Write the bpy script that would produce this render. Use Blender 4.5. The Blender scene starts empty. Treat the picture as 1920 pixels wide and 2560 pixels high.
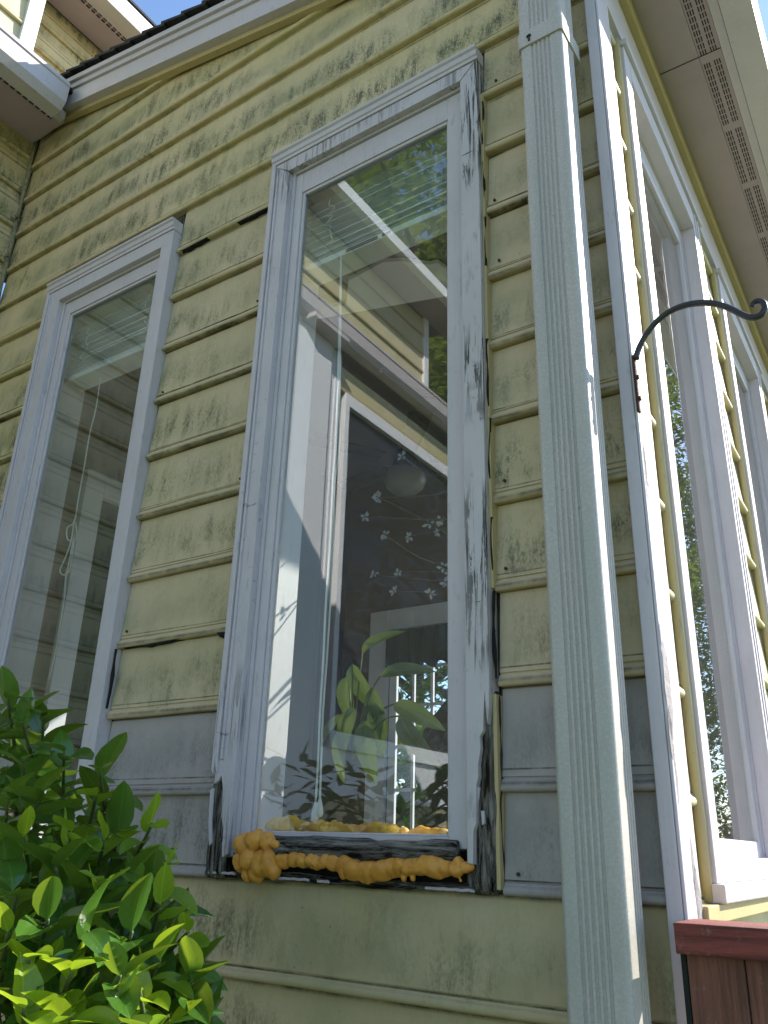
import bpy, bmesh, math, random
from mathutils import Vector, Matrix, noise
random.seed(7)
S = 1.575            # one unit of the builder = camera to wall distance, in metres
CAMZ = 1.62
sc = bpy.context.scene
COL = sc.collection
def W(p): return Vector((p[0]*S, p[1]*S, p[2]*S+CAMZ))

# ------------------------------------------------------------------ camera
cam = bpy.data.cameras.new('camera'); camo = bpy.data.objects.new('camera', cam); COL.objects.link(camo)
FPX = 2070.0
cam.sensor_fit = 'VERTICAL'; cam.sensor_height = 24.0; cam.lens = FPX/2560*24.0
cam.clip_start = 0.05; cam.clip_end = 500
yaw, pitch, roll = .6027, .3838, -.0297
fw = Vector((-math.sin(yaw)*math.cos(pitch), math.cos(yaw)*math.cos(pitch), math.sin(pitch)))
r0 = Vector((math.cos(yaw), math.sin(yaw), 0)); d0 = -(r0.cross(fw))
rr = r0*math.cos(roll)+d0*math.sin(roll); dd = -r0*math.sin(roll)+d0*math.cos(roll)
M = Matrix((rr, -dd, -fw)).transposed().to_4x4(); M.translation = W((0, 0, 0))
camo.matrix_world = M
sc.camera = camo
def ray(px, py): return rr*(px-960)+dd*(py-1280)+fw*FPX
def onY(px, py, Y): d = ray(px, py); return d*(Y/d.y)
def onX(px, py, X): d = ray(px, py); return d*(X/d.x)
def onZ(px, py, Z): d = ray(px, py); return d*(Z/d.z)
def atD(px, py, D): d = ray(px, py); return d*(D/FPX)

# ------------------------------------------------------------------ light
SUND = Vector((1.0, 1.6, 1.29)).normalized()
elev = math.asin(SUND.z)
world = bpy.data.worlds.new('World'); sc.world = world; world.use_nodes = True
wn = world.node_tree.nodes; wl = world.node_tree.links
bg = wn['Background']; sky = wn.new('ShaderNodeTexSky'); sky.sky_type = 'NISHITA'; sky.sun_disc = False
sky.sun_elevation = elev; sky.sun_rotation = math.atan2(SUND.x, SUND.y)
sky.air_density = 1.0; sky.dust_density = .3; sky.ozone_density = 3.0
wl.new(sky.outputs[0], bg.inputs[0]); bg.inputs[1].default_value = .15
sun = bpy.data.lights.new('sun', 'SUN'); sun.energy = 5.0; sun.angle = math.radians(.53); sun.color = (1, .955, .88)
suno = bpy.data.objects.new('sun', sun); COL.objects.link(suno)
suno.rotation_euler = SUND.to_track_quat('Z', 'Y').to_euler()
sc.view_settings.view_transform = 'Standard'; sc.view_settings.look = 'None'
sc.view_settings.exposure = 1.2; sc.view_settings.gamma = 1
sc.cycles.max_bounces = 10; sc.cycles.transparent_max_bounces = 16

# ------------------------------------------------------------------ materials
class NT:
    def __init__(s, name):
        s.m = bpy.data.materials.new(name); s.m.use_nodes = True
        s.t = s.m.node_tree; s.n = s.t.nodes; s.l = s.t.links
        s.b = s.n['Principled BSDF']; s.out = s.n['Material Output']
        g = s.n.new('ShaderNodeNewGeometry'); s.pos = g.outputs['Position']; s.n_geo = g
    def set(s, i, v):
        if hasattr(v, 'is_linked') or hasattr(v, 'links'): return v
        i.default_value = v
    def put(s, inp, v):
        if isinstance(v, bpy.types.NodeSocket): s.l.new(v, inp)
        else: inp.default_value = v
    def scale(s, vec, sc3):
        n = s.n.new('ShaderNodeMapping'); s.l.new(vec, n.inputs[0]); n.inputs['Scale'].default_value = sc3; return n.outputs[0]
    def noise(s, sc, det=4, rough=.55, vec=None, dist=0, st=None):
        n = s.n.new('ShaderNodeTexNoise'); v = vec or s.pos
        if st: v = s.scale(v, st)
        s.l.new(v, n.inputs['Vector']); n.inputs['Scale'].default_value = sc; n.inputs['Detail'].default_value = det
        n.inputs['Roughness'].default_value = rough; n.inputs['Distortion'].default_value = dist; return n.outputs['Fac']
    def voro(s, sc, feat='F1', st=None, vec=None):
        n = s.n.new('ShaderNodeTexVoronoi'); n.feature = feat; v = vec or s.pos
        if st: v = s.scale(v, st)
        s.l.new(v, n.inputs['Vector']); n.inputs['Scale'].default_value = sc; return n.outputs['Distance']
    def ramp(s, f, a, b, c0=0., c1=1.):
        n = s.n.new('ShaderNodeMapRange'); s.put(n.inputs[0], f)
        for i, v in zip((1, 2, 3, 4), (a, b, c0, c1)): n.inputs[i].default_value = v
        return n.outputs[0]
    def math(s, op, a, b=0.):
        n = s.n.new('ShaderNodeMath'); n.operation = op; s.put(n.inputs[0], a); s.put(n.inputs[1], b); return n.outputs[0]
    def mix(s, f, a, b):
        n = s.n.new('ShaderNodeMix'); n.data_type = 'RGBA'; s.put(n.inputs[0], f)
        s.put(n.inputs[6], a if isinstance(a, bpy.types.NodeSocket) else (*a, 1)); s.put(n.inputs[7], b if isinstance(b, bpy.types.NodeSocket) else (*b, 1)); return n.outputs[2]
    def bump(s, h, strength=.3, dist=.01):
        n = s.n.new('ShaderNodeBump'); s.put(n.inputs['Height'], h); n.inputs['Strength'].default_value = strength
        n.inputs['Distance'].default_value = dist; s.l.new(n.outputs[0], s.b.inputs['Normal']); return n
    def col(s, c): s.put(s.b.inputs['Base Color'], c if isinstance(c, bpy.types.NodeSocket) else (*c, 1))
    def rough(s, r): s.put(s.b.inputs['Roughness'], r)
    def xyz(s):
        n = s.n.new('ShaderNodeSeparateXYZ'); s.l.new(s.pos, n.inputs[0]); return n.outputs

def siding_mat(name, base, algae=1.0, grey=False, band=True):
    t = NT(name)
    big = t.noise(1.6, 3); mid = t.noise(7, 5, .6); xyz = t.xyz()
    dark = tuple(x*y for x, y in zip(base, (.86, .92, .74) if not grey else (.9, .93, .9)))
    c = t.mix(t.ramp(big, .35, .7), base, dark)
    c = t.mix(t.ramp(mid, .45, .8, 0, .45), c, tuple(x*y for x, y in zip(base, (.66, .74, .62))))
    # position inside each lap, 0 at the bead, 1 at the top
    zl = t.math('FRACT', t.math('DIVIDE', t.math('ADD', xyz[2], -(CAMZ+S*(1.382-10*.1303))), S*.1303))
    reg = t.noise(2.1, 3, .6)
    wob = t.math('ADD', zl, t.ramp(t.noise(5, 4, .7), .3, .7, -.22, .22))
    lapb = t.math('MULTIPLY', t.ramp(wob, .10, .28), t.ramp(wob, .85, .50))
    bl = t.noise(30, 7, .70, st=(1, 1, .20), dist=.2); fine = t.noise(190, 4, .75, st=(1, 1, .5))
    a = t.math('MULTIPLY', t.ramp(reg, .36, .58), t.ramp(t.math('ADD', t.math('MULTIPLY', bl, .55), t.math('MULTIPLY', fine, .45)), .475, .60, 0, algae))
    a = t.math('MULTIPLY', a, t.math('ADD', t.math('MULTIPLY', lapb, .8), .2))
    veil = t.math('MULTIPLY', t.ramp(t.noise(3.5, 6, .72, st=(1, 1, .7)), .36, .66), t.math('ADD', t.math('MULTIPLY', lapb, .45), .12))
    veil = t.math('MULTIPLY', veil, algae)
    c = t.mix(veil, c, (.22, .225, .11) if not grey else (.2, .2, .18))
    c = t.mix(a, c, (.115, .112, .055) if not grey else (.12, .12, .10))
    # dirt in the joint under the bead and in the groove
    gr = t.math('ADD', t.ramp(zl, .955, .99), t.ramp(t.math('ABSOLUTE', t.math('ADD', zl, -.130)), .012, .004))
    gr = t.math('ADD', gr, t.ramp(zl, .03, .0, 0, .7))
    gr = t.math('MULTIPLY', gr, t.ramp(t.noise(14, 6, .75), .35, .62, .10 if algae < .3 else .25, .3 if algae < .3 else 1.))
    gr = t.math('MINIMUM', t.math('MULTIPLY', gr, .9), 1.)
    c = t.mix(gr, c, (.05, .045, .028))
    dots = t.math('MULTIPLY', t.ramp(t.voro(34), .07, .035), t.ramp(t.noise(11, 2), .5, .62, 0, .9))
    c = t.mix(dots, c, (.05, .045, .03))
    t.col(c); t.rough(t.ramp(mid, .3, .8, .42, .62))
    wr = t.noise(9, 6, .62, dist=1.6, st=(1, 1, .6))
    wrm = t.math('MULTIPLY', wr, t.ramp(t.noise(2.3, 2), .42, .62, .15, 1))
    h = t.math('ADD', t.math('MULTIPLY', wrm, .9), t.math('MULTIPLY', fine, .10))
    t.bump(h, .55, .008)
    t.b.inputs['Specular IOR Level'].default_value = .35
    return t.m

def trim_mat(name, base, crack=0., dirt=.4, th=.34):
    t = NT(name)
    n1 = t.noise(5, 5, .6); c = t.mix(t.ramp(n1, .4, .75, 0, .5), base, tuple(x*.82 for x in base))
    d = t.math('MULTIPLY', t.ramp(t.noise(60, 5, .7, st=(1, 1, .25)), .58, .72), dirt)
    c = t.mix(d, c, (.20, .20, .17))
    sp = t.math('MULTIPLY', t.ramp(t.voro(60), .07, .03), t.ramp(t.noise(9, 2), .52, .6, 0, 1))
    c = t.mix(sp, c, (.06, .05, .04))
    h = t.noise(90, 5, .7, st=(1, 1, .12))
    if crack:
        z = t.noise(2.2, 3); cr = t.noise(62, 7, .74, st=(1, 1, .055), dist=.9)
        f = t.math('MULTIPLY', t.ramp(cr, .515, .535), t.ramp(z, th, th+.10, 0, 1))
        f2 = t.math('MULTIPLY', t.ramp(t.noise(40, 6, .7, st=(.3, 1, 1), dist=.7), .64, .66), t.ramp(t.noise(5, 3), .5, .56)); f = t.math('MINIMUM', t.math('ADD', f, f2), 1.)
        f = t.math('MULTIPLY', f, crack)
        c = t.mix(f, c, (.06, .055, .048)); h = t.math('SUBTRACT', h, t.math('MULTIPLY', f, 1.5))
    t.col(c); t.rough(.5); t.bump(h, .25, .004)
    return t.m

def simple(name, c, rough=.6, var=.25, sc=12, bump=.1, spec=None, metal=0):
    t = NT(name); n = t.noise(sc, 5, .6)
    t.col(t.mix(t.ramp(n, .3, .7), tuple(x*(1-var) for x in c), c)); t.rough(rough)
    if bump: t.bump(n, bump, .01)
    t.b.inputs['Metallic'].default_value = metal
    if spec is not None: t.b.inputs['Specular IOR Level'].default_value = spec
    return t.m

def glass_mat(name, dust=.03, boost=2.9, tint=(.93, .96, .95)):
    t = NT(name); n = t.n; l = t.l
    n.remove(t.b)
    tr = n.new('ShaderNodeBsdfTransparent'); tr.inputs[0].default_value = (*tint, 1)
    gl = n.new('ShaderNodeBsdfGlossy'); gl.inputs['Roughness'].default_value = .0
    df = n.new('ShaderNodeBsdfDiffuse'); df.inputs[0].default_value = (.6, .6, .6, 1)
    gm = n.new('ShaderNodeNewGeometry'); dt = n.new('ShaderNodeVectorMath'); dt.operation = 'DOT_PRODUCT'
    l.new(gm.outputs['Normal'], dt.inputs[0]); l.new(gm.outputs['Incoming'], dt.inputs[1])
    om = t.math('SUBTRACT', 1., t.math('ABSOLUTE', dt.outputs['Value'])); fres = t.math('ADD', t.math('MULTIPLY', t.math('POWER', om, 5.), .955), .045)
    wv = n.new('ShaderNodeBump'); wv.inputs['Strength'].default_value = .05; wv.inputs['Distance'].default_value = .004
    l.new(t.noise(2.2, 1, .3), wv.inputs['Height']); l.new(wv.outputs[0], gl.inputs['Normal'])
    f = t.math('MINIMUM', t.math('MULTIPLY', fres, boost), 1.)
    m1 = n.new('ShaderNodeMixShader'); l.new(f, m1.inputs[0]); l.new(tr.outputs[0], m1.inputs[1]); l.new(gl.outputs[0], m1.inputs[2])
    m2 = n.new('ShaderNodeMixShader')
    sm = t.math('ADD', t.math('MULTIPLY', t.noise(3, 5, .7), dust), t.ramp(t.noise(260, 2, .6), .70, .78, 0, dust*6))
    l.new(sm, m2.inputs[0]); l.new(m1.outputs[0], m2.inputs[1]); l.new(df.outputs[0], m2.inputs[2])
    l.new(m2.outputs[0], t.out.inputs[0]); return t.m

def leaf_mat(name, ca, cb, trans=.5, gloss=.25, spec=.6):
    t = NT(name); oi = t.n.new('ShaderNodeObjectInfo'); tc = t.n.new('ShaderNodeTexCoord')
    n = t.noise(30, 3, vec=tc.outputs['Object'])
    c = t.mix(t.math('ADD', t.math('MULTIPLY', oi.outputs['Random'], .8), t.math('MULTIPLY', n, .2)), ca, cb)
    vs = t.n.new('ShaderNodeSeparateXYZ'); t.l.new(tc.outputs['Object'], vs.inputs[0])
    rib = t.ramp(t.math('ABSOLUTE', vs.outputs[0]), .0012, .0005, 0, .5)
    c = t.mix(rib, c, tuple(min(1, x*1.8) for x in cb))
    c = t.mix(t.math('MULTIPLY', t.ramp(t.noise(70, 4, .7, vec=tc.outputs['Object']), .62, .70), t.ramp(oi.outputs['Random'], .4, .9)), c, (.10, .06, .02))
    side = t.math('ADD', t.math('ABSOLUTE', vs.outputs[0]), t.math('MULTIPLY', vs.outputs[1], -.8)); vein = t.ramp(t.math('PINGPONG', side, .0055), .0007, .0, 0, .3)
    c = t.mix(vein, c, tuple(min(1, x*1.5) for x in cb))
    t.col(c); t.rough(gloss); t.b.inputs['Specular IOR Level'].default_value = spec
    tl = t.n.new('ShaderNodeBsdfTranslucent')
    c2 = t.mix(.5, c, (.50, .62, .03)); t.l.new(c2, tl.inputs[0])
    mx = t.n.new('ShaderNodeMixShader'); mx.inputs[0].default_value = trans
    t.l.new(t.b.outputs[0], mx.inputs[1]); t.l.new(tl.outputs[0], mx.inputs[2]); t.l.new(mx.outputs[0], t.out.inputs[0])
    wv = t.noise(120, 3, vec=tc.outputs['Object']); t.bump(wv, .12, .002)
    return t.m

def rot_mat(name, axis='x'):
    t = NT(name); st = (.08, 1, 1) if axis == 'x' else (1, 1, .08)
    n = t.noise(85, 7, .75, st=st, dist=.5); n2 = t.noise(6, 4)
    c = t.mix(t.ramp(n, .42, .66), (.012, .010, .008), (.40, .36, .30))
    c = t.mix(t.ramp(n2, .50, .68, 0, .5), c, (.06, .035, .02))
    n3 = t.noise(260, 4, .7, st=st); c = t.mix(t.ramp(n3, .54, .66, 0, .7), c, (.01, .008, .007)); t.b.inputs['Specular IOR Level'].default_value = .1
    t.col(c); t.rough(.95); t.bump(t.math('ADD', n, n3), .8, .012); return t.m

def foam_mat(k=1.):
    t = NT('expanding_foam'); n = t.noise(9, 4, .6); n2 = t.noise(40, 5, .7)
    c = t.mix(t.ramp(n, .35, .65), (.62*k, .25*k, .03*k), (.80*k, .38*k*k, .055*k))
    c = t.mix(t.ramp(n2, .56, .74, 0, .6), c, (.34, .13, .03))
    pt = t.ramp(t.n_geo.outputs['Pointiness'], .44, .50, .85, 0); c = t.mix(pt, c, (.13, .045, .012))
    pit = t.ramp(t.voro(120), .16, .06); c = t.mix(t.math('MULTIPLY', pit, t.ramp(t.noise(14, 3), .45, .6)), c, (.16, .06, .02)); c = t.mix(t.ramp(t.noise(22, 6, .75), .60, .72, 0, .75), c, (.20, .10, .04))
    t.col(c); t.rough(.5); t.bump(t.math('ADD', n2, t.math('MULTIPLY', t.voro(80), .15)), .5, .006)
    t.b.inputs['Subsurface Weight'].default_value = .12; t.b.inputs['Subsurface Radius'].default_value = (.02, .01, .004)
    return t.m

def downspout_mat():
    t = NT('aluminium_downspout'); x = t.xyz()
    sp = t.noise(170, 6, .75); st = t.noise(20, 5, .6, st=(1, 1, .05))
    c = t.mix(t.ramp(sp, .46, .62), (.50, .44, .395), (.61, .55, .50))
    c = t.mix(t.ramp(st, .45, .75, 0, .45), c, (.28, .31, .27))
    low = t.math('MULTIPLY', t.ramp(x[2], 2.6, 1.3, 0, .5), t.ramp(t.noise(3, 4), .3, .6))
    c = t.mix(low, c, (.30, .31, .24))
    dots = t.math('MULTIPLY', t.ramp(t.voro(30), .06, .03), t.ramp(t.noise(8, 2), .5, .6, 0, 1))
    c = t.mix(dots, c, (.05, .06, .05))
    t.col(c); t.rough(.45); t.bump(sp, .12, .004); return t.m

YEL = (.70, .545, .325)
m_side = siding_mat('yellow_painted_siding', YEL, 1.25)
m_side_old = siding_mat('mildewed_yellow_siding', (.62, .485, .31), .9)
m_side_clean = siding_mat('clean_cream_siding', (.66, .57, .37), .12)
m_grey = siding_mat('bare_grey_siding', (.43, .37, .345), .8, True)
m_white = trim_mat('white_trim_paint', (.58, .52, .52))
m_worn = trim_mat('worn_white_paint', (.58, .52, .52), .6, .5, .54)
m_whiteC = trim_mat('bright_white_paint', (.88, .87, .89), 0, .05)
m_whiteB = trim_mat('white_trim_paint_clean', (.62, .56, .575), 0, .2)
m_crack = trim_mat('cracked_white_paint', (.58, .53, .52), 1.0, .6, .41)
m_yeltrim = trim_mat('yellow_trim_paint', (.52, .41, .19), 0, .6)
m_down = downspout_mat()
m_soffit = simple('soffit_vinyl', (.48, .375, .395), .6, .12, 6, .03)
m_slot = simple('vent_slot_dark', (.03, .028, .028), .8)
m_shingle = simple('asphalt_shingle', (.035, .033, .032), .9, .5, 80, .6)
m_rotx = rot_mat('rotten_wood_horizontal', 'x'); m_rotz = rot_mat('rotten_wood_vertical', 'z')
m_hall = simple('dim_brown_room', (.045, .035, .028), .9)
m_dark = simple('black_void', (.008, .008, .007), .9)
m_foam = foam_mat()
m_foam_sunlit = foam_mat(1.25)  # lighter copy of the foam, sun shining through it put into the colour
m_glassA = glass_mat('window_glass', .02)
m_glassC = glass_mat('dull_window_glass', .02, .7)
m_glassB = glass_mat('dusty_window_glass', .04, 1.1)
m_iron = simple('black_wrought_iron', (.03, .028, .03), .42, .4, 60, .3, .5)
m_rust = simple('rusty_steel', (.10, .035, .018), .8, .6, 90, .5)
def wood_mat(name, c, st):
    t = NT(name); n = t.noise(70, 6, .7, st=st, dist=.4); n2 = t.noise(4, 4)
    q = t.mix(t.ramp(n, .4, .62), tuple(x*.45 for x in c), c); q = t.mix(t.ramp(n2, .45, .7, 0, .6), q, tuple(min(1, x*1.6+.02) for x in c))
    q = t.mix(t.math('MULTIPLY', t.ramp(t.noise(45, 6, .7), .58, .70), .5), q, (.30, .22, .18))
    t.col(q); t.rough(.75); t.bump(n, .7, .006); return t.m
m_red = wood_mat('red_stained_wood', (.24, .05, .035), (.06, 1, 1))
m_redp = wood_mat('brown_stained_board', (.22, .08, .048), (1, 1, .05))
m_caulk = simple('old_caulk', (.30, .28, .17), .8, .5, 50, .7)
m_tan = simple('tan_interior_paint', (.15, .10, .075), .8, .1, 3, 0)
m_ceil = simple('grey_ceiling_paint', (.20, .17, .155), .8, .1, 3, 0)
m_floor = simple('interior_floor', (.72, .66, .58), .5, .3, 4, 0)
m_wint = simple('interior_white_paint', (.60, .60, .63), .5, .06, 4, 0)
m_lining = simple('white_wall_lining', (.85, .84, .82), .7, .03, 3, 0)
m_blind = simple('vinyl_blind', (.86, .88, .84), .5, .08, 10, 0)
m_cord = simple('white_cord', (.8, .78, .72), .7, .1, 40, 0)
m_wick = simple('dark_wicker', (.07, .055, .045), .7, .6, 160, .8)
m_grass = simple('lawn_grass', (.07, .11, .03), .9, .5, 8, .5)
m_leafD = leaf_mat('camellia_leaf_dark', (.034, .095, .016), (.08, .19, .024), .3, .16, .8)
m_leafY = leaf_mat('camellia_leaf_young_sunlit', (.16, .30, .02), (.30, .42, .02), .5, .3)  # yellow-green young leaves, sunlit brightness put into their colour
m_tree = leaf_mat('tree_foliage', (.03, .07, .012), (.08, .15, .02), .35, .5, .3)
m_lily = leaf_mat('house_plant_leaf', (.05, .08, .02), (.11, .15, .05), .12, .4)
m_bark = simple('bark', (.10, .075, .05), .9, .5, 20, .6)
m_stem = simple('green_stem', (.10, .13, .04), .7, .4, 40, .1)
m_petal = simple('clear_petal', (.4, .4, .4), .3, .1, 20, 0)

# ------------------------------------------------------------------ builders
PHI = .0187; CX, CY = -.279, 1.0
def frB(p):
    x, y = p[0]-CX, p[1]-CY
    return (CX+math.cos(PHI)*x-math.sin(PHI)*y, CY+math.sin(PHI)*x+math.cos(PHI)*y, p[2])
class MB:
    def __init__(s, fr=None): s.v = []; s.f = []; s.fr = fr
    def add(s, vs, fs):
        o = len(s.v); s.v += [tuple(v) for v in vs]; s.f += [tuple(i+o for i in f) for f in fs]; return s
    def box(s, x0, x1, y0, y1, z0, z1):
        return s.add([(x0,y0,z0),(x1,y0,z0),(x1,y1,z0),(x0,y1,z0),(x0,y0,z1),(x1,y0,z1),(x1,y1,z1),(x0,y1,z1)],
                     [(0,3,2,1),(4,5,6,7),(0,1,5,4),(1,2,6,5),(2,3,7,6),(3,0,4,7)])
    def sweep(s, prof, pts_of, us):
        """prof: closed list of 2D points; pts_of(u, a, b) -> 3D"""
        n = len(prof); vs = []
        for u in us: vs += [pts_of(u, a, b) for a, b in prof]
        fs = []
        for i in range(len(us)-1):
            for j in range(n):
                k = (j+1) % n; fs.append((i*n+j, i*n+k, (i+1)*n+k, (i+1)*n+j))
        fs.append(tuple(range(n))[::-1]); fs.append(tuple((len(us)-1)*n+j for j in range(n)))
        return s.add(vs, fs)
    def tube(s, path, r, n=8, ry=None):
        path = [Vector(p) for p in path]; vs = []; N = len(path); up = Vector((0.13, .31, .94)).normalized()
        for i, p in enumerate(path):
            t = (path[min(i+1, N-1)]-path[max(i-1, 0)]).normalized()
            a = t.cross(up);  a = a.normalized() if a.length > 1e-4 else Vector((1, 0, 0)); b = t.cross(a)
            ri = r(i/(N-1)) if callable(r) else r
            for j in range(n):
                th = 2*math.pi*j/n; vs.append(p+a*(ri*math.cos(th))+b*((ry or ri)*math.sin(th)))
        fs = [(i*n+j, i*n+(j+1) % n, (i+1)*n+(j+1) % n, (i+1)*n+j) for i in range(N-1) for j in range(n)]
        fs += [tuple(range(n))[::-1], tuple((N-1)*n+j for j in range(n))]
        return s.add(vs, fs)
    def poly(s, pts, back):
        """extrude a planar polygon by vector back"""
        n = len(pts); pts = [Vector(p) for p in pts]; b = Vector(back)
        return s.add(pts+[p+b for p in pts], [tuple(range(n)), tuple(range(n, 2*n))[::-1]]+[(j, j+n, (j+1) % n+n, (j+1) % n) for j in range(n)])
    def build(s, name, mat, parent=None, bevel=0, smooth=False, **tags):
        fr = s.fr or (lambda p: p)
        off = parent['o'] if parent is not None else (0, 0, 0)
        if parent is not None: off = Vector(off)
        else: off = Vector((0, 0, 0))
        me = bpy.data.meshes.new(name); me.from_pydata([W(fr(v))-off for v in s.v], [], s.f)
        bm = bmesh.new(); bm.from_mesh(me); bmesh.ops.recalc_face_normals(bm, faces=bm.faces); bm.to_mesh(me); bm.free()
        me.materials.append(mat)
        o = bpy.data.objects.new(name, me); COL.objects.link(o)
        if parent is not None: o.parent = parent; o['o'] = off
        if smooth: me.polygons.foreach_set('use_smooth', [True]*len(me.polygons))
        if bevel:
            b = o.modifiers.new('b', 'BEVEL'); b.width = bevel; b.segments = 2; b.limit_method = 'ANGLE'; b.angle_limit = .7
        for k, v in tags.items(): o[k] = v
        return o
def thing(name, label, cat, base, group=None, **kw):
    o = bpy.data.objects.new(name, None); COL.objects.link(o); o.location = W(base); o.empty_display_size = .1
    o['o'] = W(base); o['label'] = label; o['category'] = cat
    if group: o['group'] = group
    return o
def tag(o, label, cat, group=None):
    o['label'] = label; o['category'] = cat
    if group: o['group'] = group
    return o

# ------------------------------------------------------------------ siding
P = .1303
LAPS = [1.382+P*k for k in range(6, 0, -1)]+[1.382, 1.255, 1.124, .990, .857, .726, .595, .463, .332, .201, .068, -.052, -.181, -.311, -.441, -.571, -.70, -.83, -.96]
def board_profile(h=P):
    pr = [(.014, h+.004), (.0085, h), (.0010, .0190), (.0032, .0182), (.0032, .0162), (.0002, .0152), (-.0006, .0128)]
    for i in range(8):
        a = math.radians(70-i*23); pr.append((-.0052*math.cos(a), .0062+.0060*math.sin(a)))
    pr += [(.004, .0006), (.014, .001)]
    return pr
PROF = board_profile()
def board(parent, mat, axis, a, b, z, face, out, seed=0, warp=1., clip=None, label=None, tilt=0, name='siding_board', fr=None):
    """axis 'x' or 'y'; face: coordinate of the siding plane; out: -1 faces negative, +1 positive"""
    n = max(2, int(abs(b-a)/.035)); us = [a+(b-a)*i/n for i in range(n+1)]
    def f(u, d, h):
        e = noise.noise(Vector((u*9, z*7+seed, 3.1)))*.0016*warp
        e2 = noise.noise(Vector((u*6, z*5+seed, 8.7)))*.0016*warp
        k = 1 if h < .06 else .3
        q = face+(-out)*(d+e*k) if out > 0 else face+d+e*k
        zz = z+h+e2*k+tilt*(u-a)
        return (u, q, zz) if axis == 'x' else (q, u, zz)
    m = MB(fr); m.sweep(PROF, f, us)
    o = m.build(name, mat, parent)
    if clip:
        co, no = clip; bm = bmesh.new(); bm.from_mesh(o.data)
        off = parent['o'] if parent else Vector((0, 0, 0))
        bmesh.ops.bisect_plane(bm, geom=bm.verts[:]+bm.edges[:]+bm.faces[:], plane_co=W(co)-Vector(off), plane_no=no, clear_outer=True)
        if len(bm.verts) < 4: bm.free(); bpy.data.objects.remove(o); return None
        bm.to_mesh(o.data); bm.free()
    if label: o['label'] = label
    return o

# ================================================================== SUNROOM, FRONT WALL (A)
XC = -2.05
wallA = thing('sunroom_front_wall', 'mildewed pale yellow lap siding wall around the two tall narrow windows', 'wall', (XC, 1.02, -1.02))
rake_z = lambda x: 2.062-.233*(x+1.969)
rk_no = Vector((.233, 0, 1)).normalized()
for k, z in enumerate(LAPS):
    if z > 1.36:
        board(wallA, m_side, 'x', XC+.003, -.2985, z, 1.0, -1, k, .6, ((-1.969, 1, 2.062+.02), rk_no), tilt=.004)
    elif z < -.1:
        board(wallA, m_side_old, 'x', XC+.003, -.2985, z, 1.0, -1, k, .8)
    else:
        grey = z < .1
        board(wallA, m_side, 'x', XC+.003, -1.762, z, 1.0, -1, k, 1)
        lab = 'bare grey siding board' if grey else None
        board(wallA, m_grey if grey else m_side_old, 'x', -1.287+random.uniform(0, .003), -.992-(.004 if grey else 0)+random.uniform(-.002, 0), z, 1.0, -1, k+20, .3 if grey else 1.8, label=lab, tilt=random.uniform(-.004, .004))
        board(wallA, m_grey if grey else m_side_old, 'x', -.4965+random.uniform(0, .004), -.2985, z, 1.0, -1, k+40, .3 if grey else 1.8, label=lab, tilt=random.uniform(-.006, .002))
# trim channels beside the windows
MB().box(-.4995, -.494, .990, 1.013, .335, 1.26).build('trim_channel', m_yeltrim, wallA, .0015)
MB().box(-.4995, -.494, .990, 1.013, -.045, .19).build('trim_channel', m_yeltrim, wallA, .0015)
# rotted dark joints, splits and nail heads
random.seed(44)
def dark_strip(x0, x1, z, h, y=.9945):
    n = 10; top = [(x0+(x1-x0)*i/n, y, z+random.uniform(0, .0006)) for i in range(n+1)]
    bot = [(x1-(x1-x0)*i/n, y, z-.0004-h*random.uniform(.3, 1)*math.sin(math.pi*i/n)**.7*.8) for i in range(n+1)]
    MB().poly(top+bot, (0, .012, 0)).build('rotted_joint', m_dark, wallA)
dark_strip(-1.285, -1.19, 1.2565, .008, .997); dark_strip(-1.10, -1.0, 1.2565, .006, .998)
dark_strip(-1.286, -1.12, .334, .007, .998); dark_strip(-1.03, -.996, .334, .014, .998)
def crackline(x, z0, z1, w):
    n = max(6, int((z1-z0)/.012)); L_ = []; R_ = []
    for i in range(n+1):
        z = z0+(z1-z0)*i/n; c = x+.0035*noise.noise(Vector((z*16, x*30, 2))); h = w*max(.15, .5+noise.noise(Vector((z*30, 4, x*20))))
        L_.append((c-h*.5, .9895, z)); R_.append((c+h*.5, .9895, z))
    MB().poly(L_+R_[::-1], (0, .004, 0)).build('open_crack', m_dark, wallA)
for a, b, w in ((1.14, 1.24, .003), (1.02, 1.10, .0035), (.88, .98, .003), (.62, .74, .006), (.50, .60, .003), (.36, .44, .004), (.21, .33, .006)): crackline(-.4955, a, b, w)
crackline(-1.2835, .22, .33, .006); crackline(-.994, .245, .33, .005)
nail = None
for k, z in enumerate(LAPS[7:18]):
    for x in (-1.272, -1.008, -.482, -.472):
        if random.random() < .6: continue
        p = Vector((x+random.uniform(-.006, .006), .9985, z+random.uniform(.024, .034)))
        if nail is None:
            nail = MB().tube([Vector((0, .0012, 0)), Vector((0, -.0012, 0))], .0024, 8).build('nail_head', m_rust, None); nail.data.transform(Matrix.Translation(-W((0, 0, 0)))); no_ = nail
        else:
            no_ = nail.copy(); COL.objects.link(no_)
        no_.parent = wallA; no_.location = W(p)-Vector(wallA['o'])
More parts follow.
